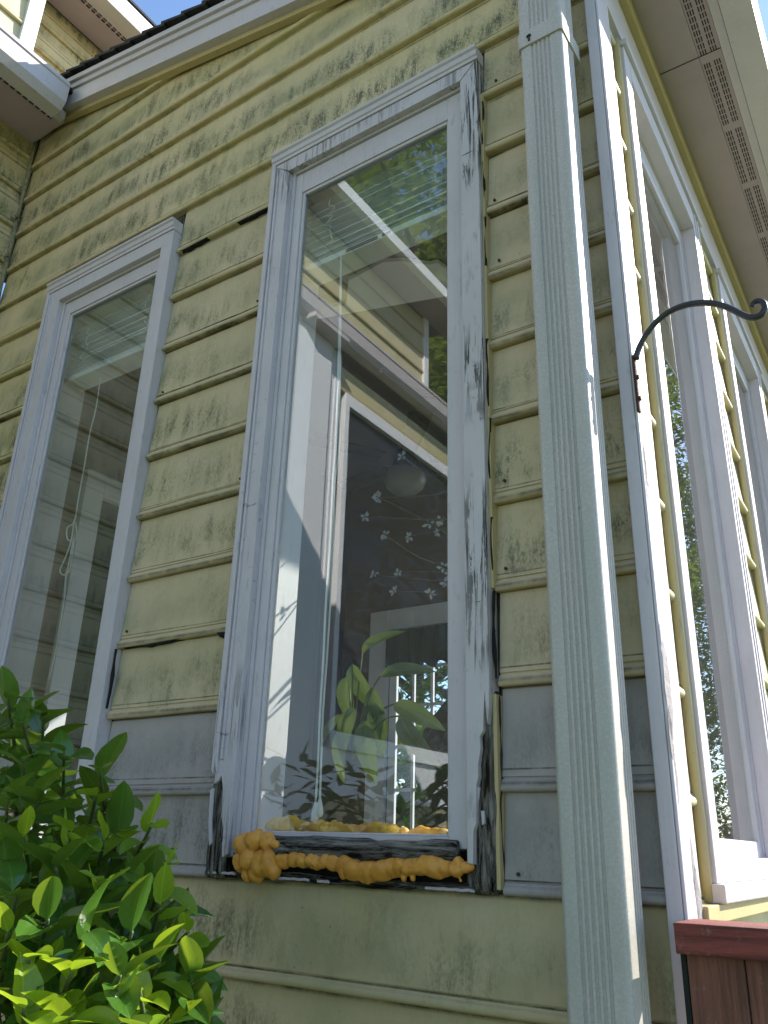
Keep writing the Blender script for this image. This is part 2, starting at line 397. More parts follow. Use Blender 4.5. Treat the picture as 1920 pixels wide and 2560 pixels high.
# sheathing with openings
m = MB()
m.box(XC, -1.728, 1.0145, 1.03, -1.02, 2.05); m.box(-1.322, -.944, 1.0145, 1.03, -1.02, 1.75); m.box(-.532, -.285, 1.0145, 1.03, -1.02, 1.62)
m.box(-1.728, -1.322, 1.0145, 1.03, 1.278, 1.85); m.box(-.944, -.532, 1.0145, 1.03, 1.308, 1.70); m.box(-1.728, -1.322, 1.0145, 1.03, -1.02, -.05); m.box(-.944, -.532, 1.0145, 1.03, -1.02, -.05)
m.build('sheathing', m_rotz, wallA)
m = MB()
m.box(XC, -1.728, 1.031, 1.07, -1.02, 1.9); m.box(-1.322, -.944, 1.031, 1.07, -1.02, 1.7); m.box(-.532, -.295, 1.031, 1.07, -1.02, 1.6)
m.box(-1.728, -1.322, 1.031, 1.07, 1.278, 1.85); m.box(-.944, -.532, 1.031, 1.07, 1.308, 1.70); m.box(-1.728, -1.322, 1.031, 1.07, -1.02, -.05); m.box(-.944, -.532, 1.031, 1.07, -1.02, -.05)
m.build('inner_lining', m_lining, wallA)
# caulk line in the inside corner
pth = [(XC+.008+.003*noise.noise(Vector((z*9, 0, 0))), .993+.003*noise.noise(Vector((z*9, 4, 0))), z) for z in [(-.2+i*.045) for i in range(50)]]
MB().tube(pth, lambda t: .006+.0035*noise.noise(Vector((t*60, 1, 1))), 7).build('corner_caulk', m_caulk, wallA, smooth=True)
for zz in (1.70, 1.43, 1.30, 1.56):
    c = Vector((XC+.012, .99, zz)); m = MB()
    for j in range(9):
        a = Vector((random.uniform(-1, 1), random.uniform(-1, .2), random.uniform(-1, 1)))*.012
        m.tube([c+a*.3, c+a*.9+Vector((0, 0, .004)), c+a*1.5], .0016, 5)
    m.build('caulk_lump', m_caulk, wallA, smooth=True)

def jag(z, amp, n, seed):
    return [z+amp*noise.noise(Vector((i*1.7+seed, seed*3.3, 0))) for i in range(n)]

# ------------------------------------------------------------------ windows in wall A
def window_A(name, label, ox0, ix0, ix1, ox1, ztop, zhb, gx0, gx1, gz0, gz1, matL, matR, broken):
    w = thing(name, label, 'window', ((ix0+ix1)/2, 1.0, -.05))
    YF = .980
    zb = -.03
    # left casing: layered moulding with stepped ridges
    if broken:
        outl = [(ox0+.004, ztop-.03), (ix0, ztop-.062), (ix0, -.018), (ix0-.009, -.022), (ix0-.012, .02), (ix0-.018, .035), (ix0-.020, .075), (ox0+.018, .096), (ox0+.013, .088), (ox0+.004, .083)]
    else:
        outl = [(ox0+.004, ztop-.03), (ix0, ztop-.062), (ix0, zb), (ox0+.004, zb)]
    MB().poly([(x, YF, z) for x, z in outl], (0, .030, 0)).build('casing', matL, w, .0015)
    if broken: outl2 = [(ox0, ztop-.028), (ox0+.011, ztop-.034), (ox0+.011, .10), (ox0+.007, .115), (ox0+.004, .098), (ox0, .105)]
    else: outl2 = [(ox0, ztop-.028), (ox0+.011, ztop-.034), (ox0+.011, zb), (ox0, zb)]
    MB().poly([(x, YF-.006, z) for x, z in outl2], (0, .030, 0)).build('casing_moulding', matL, w, .002)
    MB().box(ox0+.014, ox0+.019, YF-.0035, YF+.01, .12 if broken else zb, ztop-.042).build('casing_moulding', matL, w, .001)
    # right casing
    if broken:
        outr = [(ox1, ztop-.028), (ix1, ztop-.062), (ix1, -.016), (ix1+.008, -.018), (ix1+.009, .02), (ix1+.013, .03), (ix1+.014, .075), (ix1+.017, .085), (ix1+.017, .10),
                (ix1+.021, .12), (ix1+.020, .135), (ix1+.025, .142), (ix1+.026, .165), (ix1+.028, .19), (ix1+.029, .17), (ix1+.031, .15), (ox1-.001, .175), (ox1, .2)]
    else:
        outr = [(ox1, ztop-.028), (ix1, ztop-.062), (ix1, zb), (ox1, zb)]
    MB().poly([(x, YF, z) for x, z in outr], (0, .030, 0)).build('casing', matR, w, .0015)
    # head casing with crown and thin cap
    MB().poly([(ox0+.004, YF-.0005, ztop-.030), (ox1-.004, YF-.0005, ztop-.030), (ix1, YF-.0005, zhb), (ix0, YF-.0005, zhb)], (0, .030, 0)).build('head_casing', matL, w, .0012)
    cp = [(YF-.003, -.029), (YF-.003, -.022), (YF-.006, -.020), (YF-.006, -.009), (YF-.010, -.006), (YF-.0105, -.004), (YF-.0105, 0), (1.003, 0), (1.003, -.029)]
    MB().sweep(cp, lambda u, a, b: (u, a, ztop+b), [ox0-.003, ox1+.002]).build('head_cap', m_white, w, .0008)
    # jamb and stop
    m = MB(); m.box(ix0-.0035, ix0+.0015, YF+.012, 1.10, -.02, zhb-.0005); m.box(ix1-.0015, ix1+.0035, YF+.012, 1.10, -.02, zhb-.0005); m.box(ix0+.0016, ix1-.0016, YF+.012, 1.10, zhb-.0045, zhb+.001)
    m.build('jamb', m_white, w, .0008)
    MB().box(ix0+.002, ix0+.009, YF+.013, .9965, -.015 if broken else 0, zhb-.005).build('stop', m_white, w, .001)
    # sash
    s0, s1, st = ix0+.003, ix1-.003, zhb-.006
    ys0, ys1 = .997, 1.018
    MB().box(s0, gx0, ys0, ys1, .0, st).build('sash_stile', m_white, w, .0012)
    MB().box(gx1, s1, ys0, ys1, .0, st).build('sash_stile', m_white, w, .0012)
    MB().box(gx0+.0002, gx1-.0002, ys0+.0005, ys1, gz1, st).build('sash_rail', m_white, w, .0012)
    MB().box(gx0+.0002, gx1-.0002, ys0+.0005, ys1, .004, gz0).build('sash_rail', m_white, w, .0012)
    m = MB()   # glazing bead
    for x0, x1, z0, z1 in ((gx0, gx0+.006, gz0, gz1), (gx1-.0035, gx1, gz0, gz1), (gx0+.006, gx1-.0035, gz1-.007, gz1), (gx0+.006, gx1-.0035, gz0, gz0+.003)):
        m.box(x0+.0001, x1-.0001, 1.0005, 1.006, z0+.0001, z1-.0001)
    m.build('glazing_bead', m_white, w, .0015)
    MB().box(gx0+.001, gx1-.001, 1.0065, 1.0085, gz0+.001, gz1-.001).build('glass_pane', m_glassA, w)
    return w
wM = window_A('tall_window', 'tall narrow window with cracked right casing, rotten bottom and orange foam', -.986, -.942, -.534, -.499, 1.365, 1.305, -.915, -.570, .014, 1.248, m_worn, m_crack, True)
wL = window_A('tall_window', 'tall narrow window with intact casing, left of the rotten one, behind the bush', -1.757, -1.704, -1.325, -1.288, 1.340, 1.275, -1.672, -1.350, .0, 1.232, m_white, m_white, False)

# rotten bottom of the right window
dk = thing('rotten_sill', 'blackened rotten wood sill and exposed framing under the foam', 'window sill', (-.745, 1.0, -.05))
MB().box(-.996, -.9475, 1.006, 1.0135, -.047, .20).box(-.5285, -.500, 1.006, 1.0135, -.047, .20).box(-.9474, -.5286, 1.0085, 1.0135, -.047, -.002).build('rotted_backing', m_dark, dk)
def fib(x0, x1, y, z0, z1, seed, mat, name, horizontal=True, n=26, d=.02):
    nx, nz = (n, 10) if horizontal else (8, n); vs = []; fs = []
    for i in range(nx+1):
        for j in range(nz+1):
            x = x0+(x1-x0)*i/nx; z = z0+(z1-z0)*j/nz
            q = Vector((x*(14 if horizontal else 130), z*(170 if horizontal else 12), seed))
            e = noise.noise(q)*.007+noise.noise(q*2.3)*.003
            edge = .006 if j in (0, nz) or i in (0, nx) else 0
            vs.append((x, y+e+edge, z+(.002*noise.noise(q*1.3) if j in (0, nz) else 0)))
    a = lambda i, j: i*(nz+1)+j
    for i in range(nx):
        for j in range(nz): fs.append((a(i, j), a(i+1, j), a(i+1, j+1), a(i, j+1)))
    m = MB(); m.add(vs, fs)
    o = m.build(name, mat, dk); sm = o.modifiers.new('s', 'SOLIDIFY'); sm.thickness = -d
    o.modifiers.new('u', 'SUBSURF').render_levels = 1
    return o
fib(-.905, -.556, .994, -.021, .0015, 1.3, m_rotx, 'rotten_rail', True, 90)
fib(-.528, -.501, 1.001, -.045, .19, 5.1, m_rotz, 'rotten_stud', False, 60)
fib(-.537, -.524, 1.0035, -.045, .02, 6.1, m_rotz, 'rotten_stud', False, 20)
fib(-.990, -.958, 1.000, -.045, .10, 9.1, m_rotz, 'rotten_stud', False, 40)
fib(-1.0, -.503, .996, -.051, -.040, 12.1, m_rotx, 'sill_nosing', True, 80, .01)
random.seed(3)
for (x, z, L, w) in ((-.979, .10, .075, .006), (-.974, .065, .06, .005), (-.984, .045, .05, .004), (-.968, .04, .035, .006), (-.962, .03, .025, .004), (-.515, .165, .06, .005), (-.508, .15, .05, .004), (-.521, .13, .05, .004), (-.51, .1, .09, .003)):
    y = .987; pts = [(x-w/2, y, z), (x+w/2, y, z+.004), (x+w/2+.002, y, z-L*.5), (x+.001, y, z-L), (x-w/2-.001, y, z-L*.6)]
    MB().poly(pts, (0, .008, 0)).build('wood_splinter', m_rotz, dk, .0008)
for pts in ([(-.993, .075), (-.987, .078), (-.985, .03), (-.980, -.002), (-.984, -.006), (-.990, .028)], [(-.531, .075), (-.518, .073), (-.524, .035), (-.530, .03)], [(-.516, .045), (-.512, .045), (-.512, .03), (-.515, .028)],
            [(-.957, -.001), (-.95, .012), (-.945, -.012), (-.955, -.018)]):
    MB().poly([(x, .984, z) for x, z in pts], (0.001, .003, 0)).build('paint_flake', m_white, dk, .0006)
for x0, x1, zz in ((-.985, -.93, -.0435), (-.86, -.79, -.046), (-.775, -.755, -.047), (-.60, -.53, -.0475)):
    MB().tube([(x0+(x1-x0)*i/8, .990+.001*math.sin(i*2), zz+.0016*math.sin(i*3.1)) for i in range(9)], .0019, 6).build('paint_flake', m_white, dk)

# foam
def foam(name, label, lumps, parent=None):
    bm = bmesh.new()
    for (c, r, sx, sz) in lumps:
        mt = Matrix.Translation(W(c)) @ Matrix.Diagonal((r*S*sx, r*S*.95, r*S*sz, 1))
        bmesh.ops.create_icosphere(bm, subdivisions=3, radius=1, matrix=mt)
    me = bpy.data.meshes.new(name); base = W(lumps[0][0])
    for v in bm.verts:
        v.co += Vector((noise.noise(v.co*22+Vector((0,0,5))), noise.noise(v.co*24), noise.noise(v.co*26+Vector((0, 9, 0)))))*.007
        v.co += Vector((noise.noise(v.co*55), noise.noise(v.co*55+Vector((7, 0, 0))), noise.noise(v.co*55+Vector((0, 9, 0)))))*.0035
        v.co -= base
    bm.to_mesh(me); bm.free(); me.materials.append(m_foam)
    o = bpy.data.objects.new(name, me); COL.objects.link(o); o.location = base
    r = o.modifiers.new('r', 'REMESH'); r.mode = 'VOXEL'; r.voxel_size = .0022; r.use_smooth_shade = True
    sm = o.modifiers.new('sm', 'SMOOTH'); sm.factor = .6; sm.iterations = 8 if 'blob' in label else 4
    return tag(o, label, 'foam')
random.seed(12)
L = []
for px, py, r in ((610, 2110, 32), (640, 2100, 34), (668, 2105, 30), (600, 2150, 26), (625, 2150, 36), (655, 2160, 38), (640, 2185, 28), (675, 2160, 34), (600, 2165, 22), (685, 2175, 22), (672, 2120, 16), (690, 2110, 15), (618, 2185, 20)):
    L.append((onY(px, py, .981), r*.98/2070*.98, random.uniform(.85, 1.15), random.uniform(.85, 1.2)))
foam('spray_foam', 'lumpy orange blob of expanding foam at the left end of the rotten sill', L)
L = []
px = 708
while px < 1178:
    t = (px-708)/470; cy = 2153+t*22+5*math.sin(px*.021+1)
    r = 23+6*noise.noise(Vector((px*.03, 2, 2)))
    if 885 < px < 960: cy += 9; r += 7
    if 1020 < px < 1120: r += 4; cy += 3
    if px > 1140: r -= 7; cy -= 6
    L.append((onY(px, cy, .984), r*.98/2070*1.0, random.uniform(1.0, 1.5), random.uniform(.92, 1.1)))
    px += random.uniform(13, 30)
for px, py, r in ((912, 2188, 17), (925, 2198, 10), (1010, 2196, 10), (1035, 2200, 8), (1150, 2200, 5), (1145, 2160, 15), (1168, 2168, 9), (860, 2180, 16)): L.append((onY(px, py, .982), r*.98/2070, 1, 1.1))
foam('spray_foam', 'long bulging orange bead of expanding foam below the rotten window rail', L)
L = []
px = 690
while px < 1108:
    top = 2052+ (px-690)*.05; r = 20+6*noise.noise(Vector((px*.04, 9, 2)))
    if px < 730: r += 9
    if 985 < px < 1040: r -= 8
    L.append((onY(px, top+12, 1.022)+Vector((0, 0, .0)), r*1.02/2070*1.05, random.uniform(.9, 1.3), random.uniform(.8, 1.05)))
    px += random.uniform(12, 22)
m_foam = m_foam_sunlit
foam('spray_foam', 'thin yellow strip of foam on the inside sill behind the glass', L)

# ------------------------------------------------------------------ corner board and downspout
cb = thing('corner_board', 'tall peeling white corner board beside the downspout', 'trim', (-.288, 1.0, -1.02))
MB(frB).box(-.297, -.2795, .990, 1.0125, -1.02, 1.60).build('front_edge', m_white, cb, .002)
MB(frB).box(-.2790, -.2750, .9905, 1.057, -1.02, 1.555).build('side_board', m_whiteB, cb, .002)
m_peel = simple('exposed_primer', (.30, .27, .27), .8, .3, 60, .4)
random.seed(5)
for z0, L, w, y0 in ((.24, .12, .03, 1.0), (-.01, .12, .03, 1.04), (.50, .09, .02, .998), (.66, .10, .010, .996), (.60, .16, .012, 1.0), (.16, .06, .018, .994), (.12, .07, .010, 1.0), (.02, .09, .012, 1.035), (.46, .02, .006, 1.01), (.26, .03, .006, .993)):
    pts = []; n = 9
    for i in range(n): a = math.pi*i/(n-1); pts.append((-.2748, y0+w*.5*math.sin(a)*random.uniform(.6, 1.2), z0-L*(1-math.cos(a))/2))
    for i in range(1, n-1): a = math.pi*i/(n-1); pts.append((-.2748, y0-w*.5*math.sin(a)*random.uniform(.5, 1.1), z0-L*(1+math.cos(a))/2))
    MB(frB).poly(pts, (-.0005, 0, 0)).build('paint_peel', m_peel, cb)
ds = thing('downspout', 'ribbed white aluminium downspout on the house corner', 'downspout', (-.347, .935, -1.02))
def ds_profile(x0, x1, y0, y1, g=True):
    p = []; r = .006; n = 5
    def arc(cx, cy, a0, a1):
        for i in range(n+1):
            a = math.radians(a0+(a1-a0)*i/n); p.append((cx+r*math.cos(a), cy+r*math.sin(a)))
    arc(x0+r, y0+r, 180, 270)
    if g:
        for k in range(5):
            c = x0+(x1-x0)*(.30+.10*k); w = .0021
            for i in range(7):
                a = math.pi*i/6; p.append((c-w*math.cos(a), y0+.0026*math.sin(a)))
    arc(x1-r, y0+r, 270, 360)
    if g:
        for k in range(3):
            c = y0+(y1-y0)*(.50+.14*k); w = .002
            for i in range(5):
                a = math.pi*i/4; p.append((x1-.0014*math.sin(a), c-w*math.cos(a)))
    arc(x1-r, y1-r, 0, 90); arc(x0+r, y1-r, 90, 180)
    return p
zs = [-1.0+i*.05 for i in range(47)]+[1.27]
def dsw(z, a, b):
    return (a+.0012*noise.noise(Vector((z*3, 5, 0))), b+.0012*noise.noise(Vector((z*3, 0, 2))), z)
MB().sweep(ds_profile(-.383, -.312, .907, .962), dsw, zs).build('pipe', m_down, ds, smooth=False)
zz2 = [1.22, 1.4, 1.60]
MB().sweep(ds_profile(-.3845, -.3105, .9055, .9635), dsw, zz2).build('upper_pipe', m_down, ds)
MB().sweep(ds_profile(-.3862, -.3092, .9035, .985, False), dsw, [1.205, 1.238]).build('strap', m_down, ds, .001)
c = Vector((-.3655, .9030, 1.222)); m = MB(); m.tube([c, c+Vector((0, .003, 0))], .0042, 12); m.build('screw_hole', m_dark, ds)
m = MB(); m.tube([c+Vector((0, .0002, -.004)), c+Vector((.0005, .0008, -.011))], .002, 6); m.build('rust_stain', m_rust, ds)

# ------------------------------------------------------------------ hanging hook
hk = thing('plant_hook', 'black wrought iron hook bracket curling out from the corner board', 'hook', (-.268, .985, .55))
pix = [(1590, 898), (1597, 872), (1612, 842), (1634, 812), (1664, 785), (1700, 767), (1742, 758), (1785, 759), (1822, 770), (1850, 784), (1872, 793), (1890, 793), (1905, 785), (1912, 770), (1908, 757), (1897, 752), (1884, 757), (1880, 767)]
pts = [onY(x, y, .985) for x, y in pix]
def smoothp(p, n=4):
    out = []
    for i in range(len(p)-1):
        a, b, c, d = p[max(i-1, 0)], p[i], p[i+1], p[min(i+2, len(p)-1)]
        for j in range(n):
            t = j/n; out.append(.5*((2*b)+(c-a)*t+(2*a-5*b+4*c-d)*t*t+(-a+3*b-3*c+d)*t**3))
    return out+[p[-1]]
MB().tube(smoothp(pts), lambda t: .0043-.0012*max(0, (t-.75)*4), 8).build('arm', m_iron, hk, smooth=True)
MB(frB).box(-.2748, -.2705, .983, .992, .545, .632).build('base_plate', m_rust, hk, .002)
MB(frB).tube([(-.2705, .9875, .565), (-.268, .9875, .565)], .0035, 8).build('bolt', m_rust, hk)
MB(frB).tube([(-.2705, .9875, .598), (-.268, .9875, .598)], .0035, 8).build('bolt', m_rust, hk)

# ------------------------------------------------------------------ rake, roof
rk = thing('sunroom_roof', 'dark shingle shed roof with white rake board above the yellow wall', 'roof', (-1.2, 1.6, 1.6))
sl = -.233
def rake_strip(name, y0, y1, za, zb, mat, x0=-2.06, x1=-.05, bev=.001):
    z = lambda x, o: 2.062+o+sl*(x+1.969)
    m = MB(); m.add([(x0, y0, z(x0, za)), (x1, y0, z(x1, za)), (x1, y1, z(x1, za)), (x0, y1, z(x0, za)), (x0, y0, z(x0, zb)), (x1, y0, z(x1, zb)), (x1, y1, z(x1, zb)), (x0, y1, z(x0, zb))],
          [(0,3,2,1),(4,5,6,7),(0,1,5,4),(1,2,6,5),(2,3,7,6),(3,0,4,7)])
    return m.build(name, mat, rk, bev)
rake_strip('frieze_strip', .982, 1.0, -.036, -.012, m_yeltrim, -2.045)
rake_strip('rake_board', .962, 1.0, -.020, .040, m_white, -1.99)
rake_strip('rake_moulding', .955, 1.0, .0405, .060, m_white, -1.99)
rake_strip('rake_moulding', .947, 1.0, .0605, .078, m_white, -1.99)
rake_strip('roof_deck', .952, 3.0, .079, .088, m_rotx, -1.98, -.075)  # cut short at the back so sun reaches the room opening
random.seed(4)
x = -1.93
while x < -.10:
    w = .075; z = lambda q: 2.062+sl*(q+1.969)
    for k, (ya, yb) in enumerate(((.940, 1.25),)):
        x1 = min(x+w+.02, -.066)
        MB().add([(x, ya, z(x)+.100), (x1, ya, z(x1)+.089), (x1, yb, z(x1)+.089), (x, yb, z(x)+.100), (x, ya, z(x)+.106+.004), (x1, ya, z(x1)+.098), (x1, yb, z(x1)+.098), (x, yb, z(x)+.110)][:8],
                 [(0,3,2,1),(4,5,6,7),(0,1,5,4),(1,2,6,5),(2,3,7,6),(3,0,4,7)]).build('shingle', m_shingle, rk)
    x += w*random.uniform(.9, 1.1)
rake_strip('shingle_field', 1.251, 3.0, .089, .104, m_shingle, -1.98, -.066)

# eave soffit and gutter over wall B
ev = thing('eave_soffit', 'pinkish white vented eave soffit above the sunlit side wall', 'soffit', (-.2, 1.0, 1.57))
MB(frB).box(-.283, -.181, .945, 3.3, 1.573, 1.583).build('soffit_panel', m_soffit, ev, .001)
MB(frB).box(-.1805, -.136, .945, 3.3, 1.5725, 1.583).build('vent_strip', m_soffit, ev, .001)
MB(frB).box(-.1355, -.118, .945, 3.3, 1.568, 1.583).build('soffit_channel', m_whiteB, ev, .0015)
for yy in (1.40, 2.42): MB(frB).box(-.283, -.1362, yy, yy+.0012, 1.5712, 1.5724).build('panel_joint', m_slot, ev)
m = MB(frB); y = 1.0; i = 0
while y < 2.6:
    i += 1
    if i % 12 == 0: y += .02; continue
    for x in (-.1765, -.1715, -.1665, -.156, -.151, -.146):
        m.box(x, x+.0022, y, y+.013, 1.5715, 1.5726)
    y += .0175
m.build('vent_slots', m_slot, ev, kind='stuff')
gt = thing('eave_gutter', 'pale aluminium eave gutter running back along the sunroom roof edge', 'gutter', (-.09, 1.0, 1.56))
gp = [(-.117, 1.56), (-.062, 1.56), (-.057, 1.572), (-.055, 1.60), (-.054, 1.632), (-.058, 1.632), (-.060, 1.60), (-.066, 1.565), (-.112, 1.565), (-.112, 1.64), (-.117, 1.64)]
MB(frB).sweep(gp, lambda u, a, b: (a, u, b), [.94, 3.3]).build('trough', m_whiteB, gt, .001)
MB(frB).poly([(-.117, .9395, 1.56), (-.062, .9395, 1.56), (-.055, .9395, 1.60), (-.054, .9395, 1.632), (-.117, .9395, 1.64)], (0, .002, 0)).build('end_cap', m_whiteB, gt)
MB().add([(-.37, .93, 1.575), (-.32, .93, 1.575), (-.32, .985, 1.575), (-.37, .985, 1.575), (-.12, .95, 1.60), (-.09, .95, 1.58), (-.09, 1.0, 1.58), (-.12, 1.0, 1.60)],
         [(0,3,2,1),(4,5,6,7),(0,1,5,4),(1,2,6,5),(2,3,7,6),(3,0,4,7)]).build('outlet', m_down, ds)

# ================================================================== WALL B (sunlit side)
wB = thing('sunroom_side_wall', 'sunlit cream lap siding wall right of the corner board', 'wall', (-.29, 1.5, -1.02))
XB = -.287
def wallseg(y0, y1, full=False):
    for k, z in enumerate(LAPS):
        if z > 1.5: continue
        if full or z > 1.40 or z < -.06: pass
        board(wB, m_side_clean, 'y', y0, y1, z-.012, XB, +1, k+60, .7, fr=frB)
wins = [(1.127, 1.690), (1.885, 2.448), (2.643, 3.206)]
wallseg(1.0575, 1.1268); wallseg(1.6903, 1.8848); wallseg(2.4483, 2.6428); wallseg(3.2063, 3.3)
for y0, y1 in wins:
    for z in [q for q in LAPS if q < -.06]: board(wB, m_side_clean, 'y', y0, y1, z-.012, XB, +1, 70, .4, fr=frB)
m = MB(frB); last = 1.03
for y0, y1 in wins+[(3.3, 3.3)]:
    m.box(-.315, -.3015, last, min(3.3, y0+.036), -1.02, 1.60); last = y1-.036
for y0, y1 in wins: m.box(-.315, -.3015, y0+.036, y1-.036, 1.30, 1.60); m.box(-.315, -.3015, y0+.036, y1-.036, -1.02, -.02)
m.build('sheathing', m_wint, wB)
MB(frB).box(XB-.004, -.2775, 1.0575, 3.3, 1.415, 1.53).build('frieze_board', m_whiteB, wB, .001)
MB(frB).box(XB-.004, -.262, 1.0575, 3.3, 1.531, 1.572).build('frieze_moulding', m_yeltrim, wB, .004)
ORD = ['nearest dusty window in the sunlit side wall, beside the corner board', 'second dusty window along the sunlit side wall, behind the hook', 'third window along the sunlit side wall, farthest toward the back']
for i, (y0, y1) in enumerate(wins):
    w = thing('side_window', ORD[i], 'window', (-.285, (y0+y1)/2, -.05), 'windows of the sunlit side wall')
    cz1 = 1.375
    MB(frB).box(-.2985, -.2715, y0, y0+.038, -.03, cz1).build('casing', m_whiteB, w, .002)
    MB(frB).box(-.2985, -.2715, y1-.070, y1, -.03, cz1).build('casing', m_whiteB, w, .002)
    MB(frB).box(-.2715, -.2695, y1-.055, y1-.045, -.03, cz1-.001).build('casing_bead', m_whiteB, w, .001)
    MB(frB).box(-.2715, -.2695, y1-.030, y1-.020, -.03, cz1-.001).build('casing_bead', m_whiteB, w, .001)
    MB(frB).box(-.2990, -.2710, y0+.0382, y1-.0702, 1.325, cz1).build('head_casing', m_whiteB, w, .002)
    MB(frB).box(-.2990, -.2640, y0-.003, y1+.003, cz1+.0003, cz1+.014).build('head_cap', m_whiteB, w, .002)
    # caulked yellow side of the near casing
    pth = [(-.2835+.0006*noise.noise(Vector((z*12, i, 0))), y0-.004+.0012*noise.noise(Vector((z*7, i, 3))), z) for z in [(-.05+k*.03) for k in range(49)]]
    MB(frB).tube(pth, lambda t: .0072+.001*noise.noise(Vector((t*40, 1, i))), 9).build('caulk_bead', m_yeltrim, w, smooth=True)
    MB(frB).box(-.335, -.2985, y0+.036, y0+.0395, 0, 1.325).build('jamb', m_whiteB, w)
    MB(frB).box(-.335, -.2985, y1-.0715, y1-.068, 0, 1.325).build('jamb', m_whiteB, w)
    MB(frB).box(-.335, -.2985, y0+.0396, y1-.0716, 1.3215, 1.325).build('jamb', m_whiteB, w)
    ga, gb = y0+.056, y1-.094
    MB(frB).box(-.318, -.302, y0+.0396, ga, .0, 1.321).build('sash_stile', m_whiteB, w, .001)
    MB(frB).box(-.318, -.302, gb, y1-.0716, .0, 1.321).build('sash_stile', m_whiteB, w, .001)
    MB(frB).box(-.318, -.3022, ga+.0002, gb-.0002, 1.275, 1.321).build('sash_rail', m_whiteB, w, .001)
    MB(frB).box(-.318, -.3022, ga+.0002, gb-.0002, .0, .024).build('sash_rail', m_whiteB, w, .001)
    MB(frB).box(-.311, -.309, ga+.0002, gb-.0002, .0242, 1.2748).build('glass_pane', m_glassB, w)
    MB(frB).box(-.34, -.262, y0-.006, y1+.006, -.052, -.0305).build('sill', m_whiteB, w, .003)
    MB(frB).box(-.34, -.273, y0+.039, y1-.071, -.030, -.0005).build('sub_sill', m_whiteB, w, .002)
MB(frB).box(XB-.004, -.269, 1.0575, 3.3, -.0720, -.0525).build('drip_edge', m_yeltrim, wB, .002)

# ------------------------------------------------------------------ deck rail at lower right
dr = thing('deck_rail', 'red brown stained deck rail and board panel below the side windows', 'railing', (-.1, .94, -1.02))
MB().box(-.272, .35, .925, 1.0, -.090, -.062).build('cap_rail', m_red, dr, .002)
x = -.266
for i in range(7):
    MB().box(x, x+.0535, .940, .955, -1.0, -.0905).build('board', m_redp, dr, .0015); x += .055
MB().box(-.2715, -.2665, .938, .957, -1.0, -.0905).build('gap_strip', m_dark, dr, .001)  # black strip filling the gap beside the corner board

# ================================================================== WING C (left)
wc = thing('house_wing', 'yellow sided wing of the house at the left, meeting the wall at the inside corner', 'house', (XC, 0, -1.02))
XW = XC
for k, z in enumerate(LAPS):
    if z > 1.95: continue
    zz = z+.035
    board(wc, m_side, 'y', -.054, .995, zz, XW, +1, k+90, .8)
MB().box(XW-.05, XW-.0145, -2.6, 1.0, -1.02, 2.0).build('sheathing', m_dark, wc)
# broad white column and projecting window bay (mirrored in the middle window glass)
XP = -1.90
MB().box(XW-.01, -1.858, -.275, -.055, -1.02, 1.95).build('column', m_whiteC, wc, .003)
MB().box(XW-.01, -1.885, -.375, -.2755, -1.02, 1.95).build('pilaster', m_whiteC, wc, .003)
for a_, b_ in ((-.315, -.305), (-.340, -.332), (-.362, -.356)): MB().box(-1.885, -1.880, a_, b_, -1.02, 1.945).build('pilaster_bead', m_whiteC, wc, .001)
MB().box(XW-.01, XP-.012, -2.6, -.376, -1.02, 1.95).build('bay_core', m_hall, wc)
for k in range(2):
    ya = -.42-1.0*k
    MB().box(XP-.0115, XP+.022, ya-.96, ya, .325, .385).build('sill', m_whiteC, wc, .002)
    MB().box(XP-.0115, XP+.014, ya-.96, ya, 1.73, 1.785).build('head_casing', m_whiteC, wc, .002)
    MB().box(XP-.0115, XP+.014, ya-.03, ya, .3855, 1.7295).build('casing', m_whiteC, wc, .002)
    MB().box(XP-.0115, XP+.014, ya-.96, ya-.93, .3855, 1.7295).build('casing', m_whiteC, wc, .002)
    MB().box(XP-.008, XP-.006, ya-.9298, ya-.0302, .3858, 1.7292).build('window_pane', m_glassC, wc)
MB().box(XP-.0115, XP+.008, -2.6, -.376, .16, .3245).build('panel', m_whiteC, wc, .002)
MB().box(XP-.0115, XP+.004, -2.6, -.376, 1.7855, 1.90).build('frieze_board', m_side_clean, wc, .002)
MB().box(XP-.0115, XP+.010, -2.6, -.376, 1.785, 1.80).build('frieze_moulding', m_yeltrim, wc, .002)
MB().box(XP-.0115, XP+.002, -2.6, -.376, -1.02, .1595).build('lower_panel', m_side, wc, .002)
# soffit, vent, gutter
es = thing('wing_eave', 'shaded eave soffit with vent slots and white gutter over the left wing', 'soffit', (-1.93, .5, 2.0))
MB().box(XW-.03, -1.925, -2.6, .99, 2.003, 2.012).build('soffit_panel', m_soffit, es, .001)
MB().box(-1.9245, -1.893, -2.6, .99, 2.0015, 2.012).build('vent_strip', m_soffit, es, .001)
MB().box(-1.8925, -1.868, -2.6, .975, 1.985, 2.012).build('soffit_channel', m_white, es, .002)
m = MB(); y = .96
while y > -.4:
    m.box(-1.920, -1.912, y-.014, y, 2.0003, 2.0016); m.box(-1.908, -1.899, y-.014, y, 2.0003, 2.0016); y -= .0205
m.build('vent_slots', m_slot, es, kind='stuff')
gw = thing('wing_gutter', 'white aluminium gutter along the left wing, ending at the rake board', 'gutter', (-1.84, .5, 1.95))
gp = [(-1.867, 1.952), (-1.822, 1.952), (-1.805, 1.975), (-1.803, 2.03), (-1.799, 2.033), (-1.799, 2.045), (-1.807, 2.045), (-1.809, 1.98), (-1.824, 1.957), (-1.861, 1.957), (-1.861, 2.04), (-1.867, 2.04)]
MB().sweep(gp, lambda u, a, b: (a, u, b), [-2.6, .93]).build('trough', m_white, gw, .0008)
MB().box(-1.868, -1.79, -.30, -.07, 1.93, 1.951).build('column_cap', m_white, gw, .003)
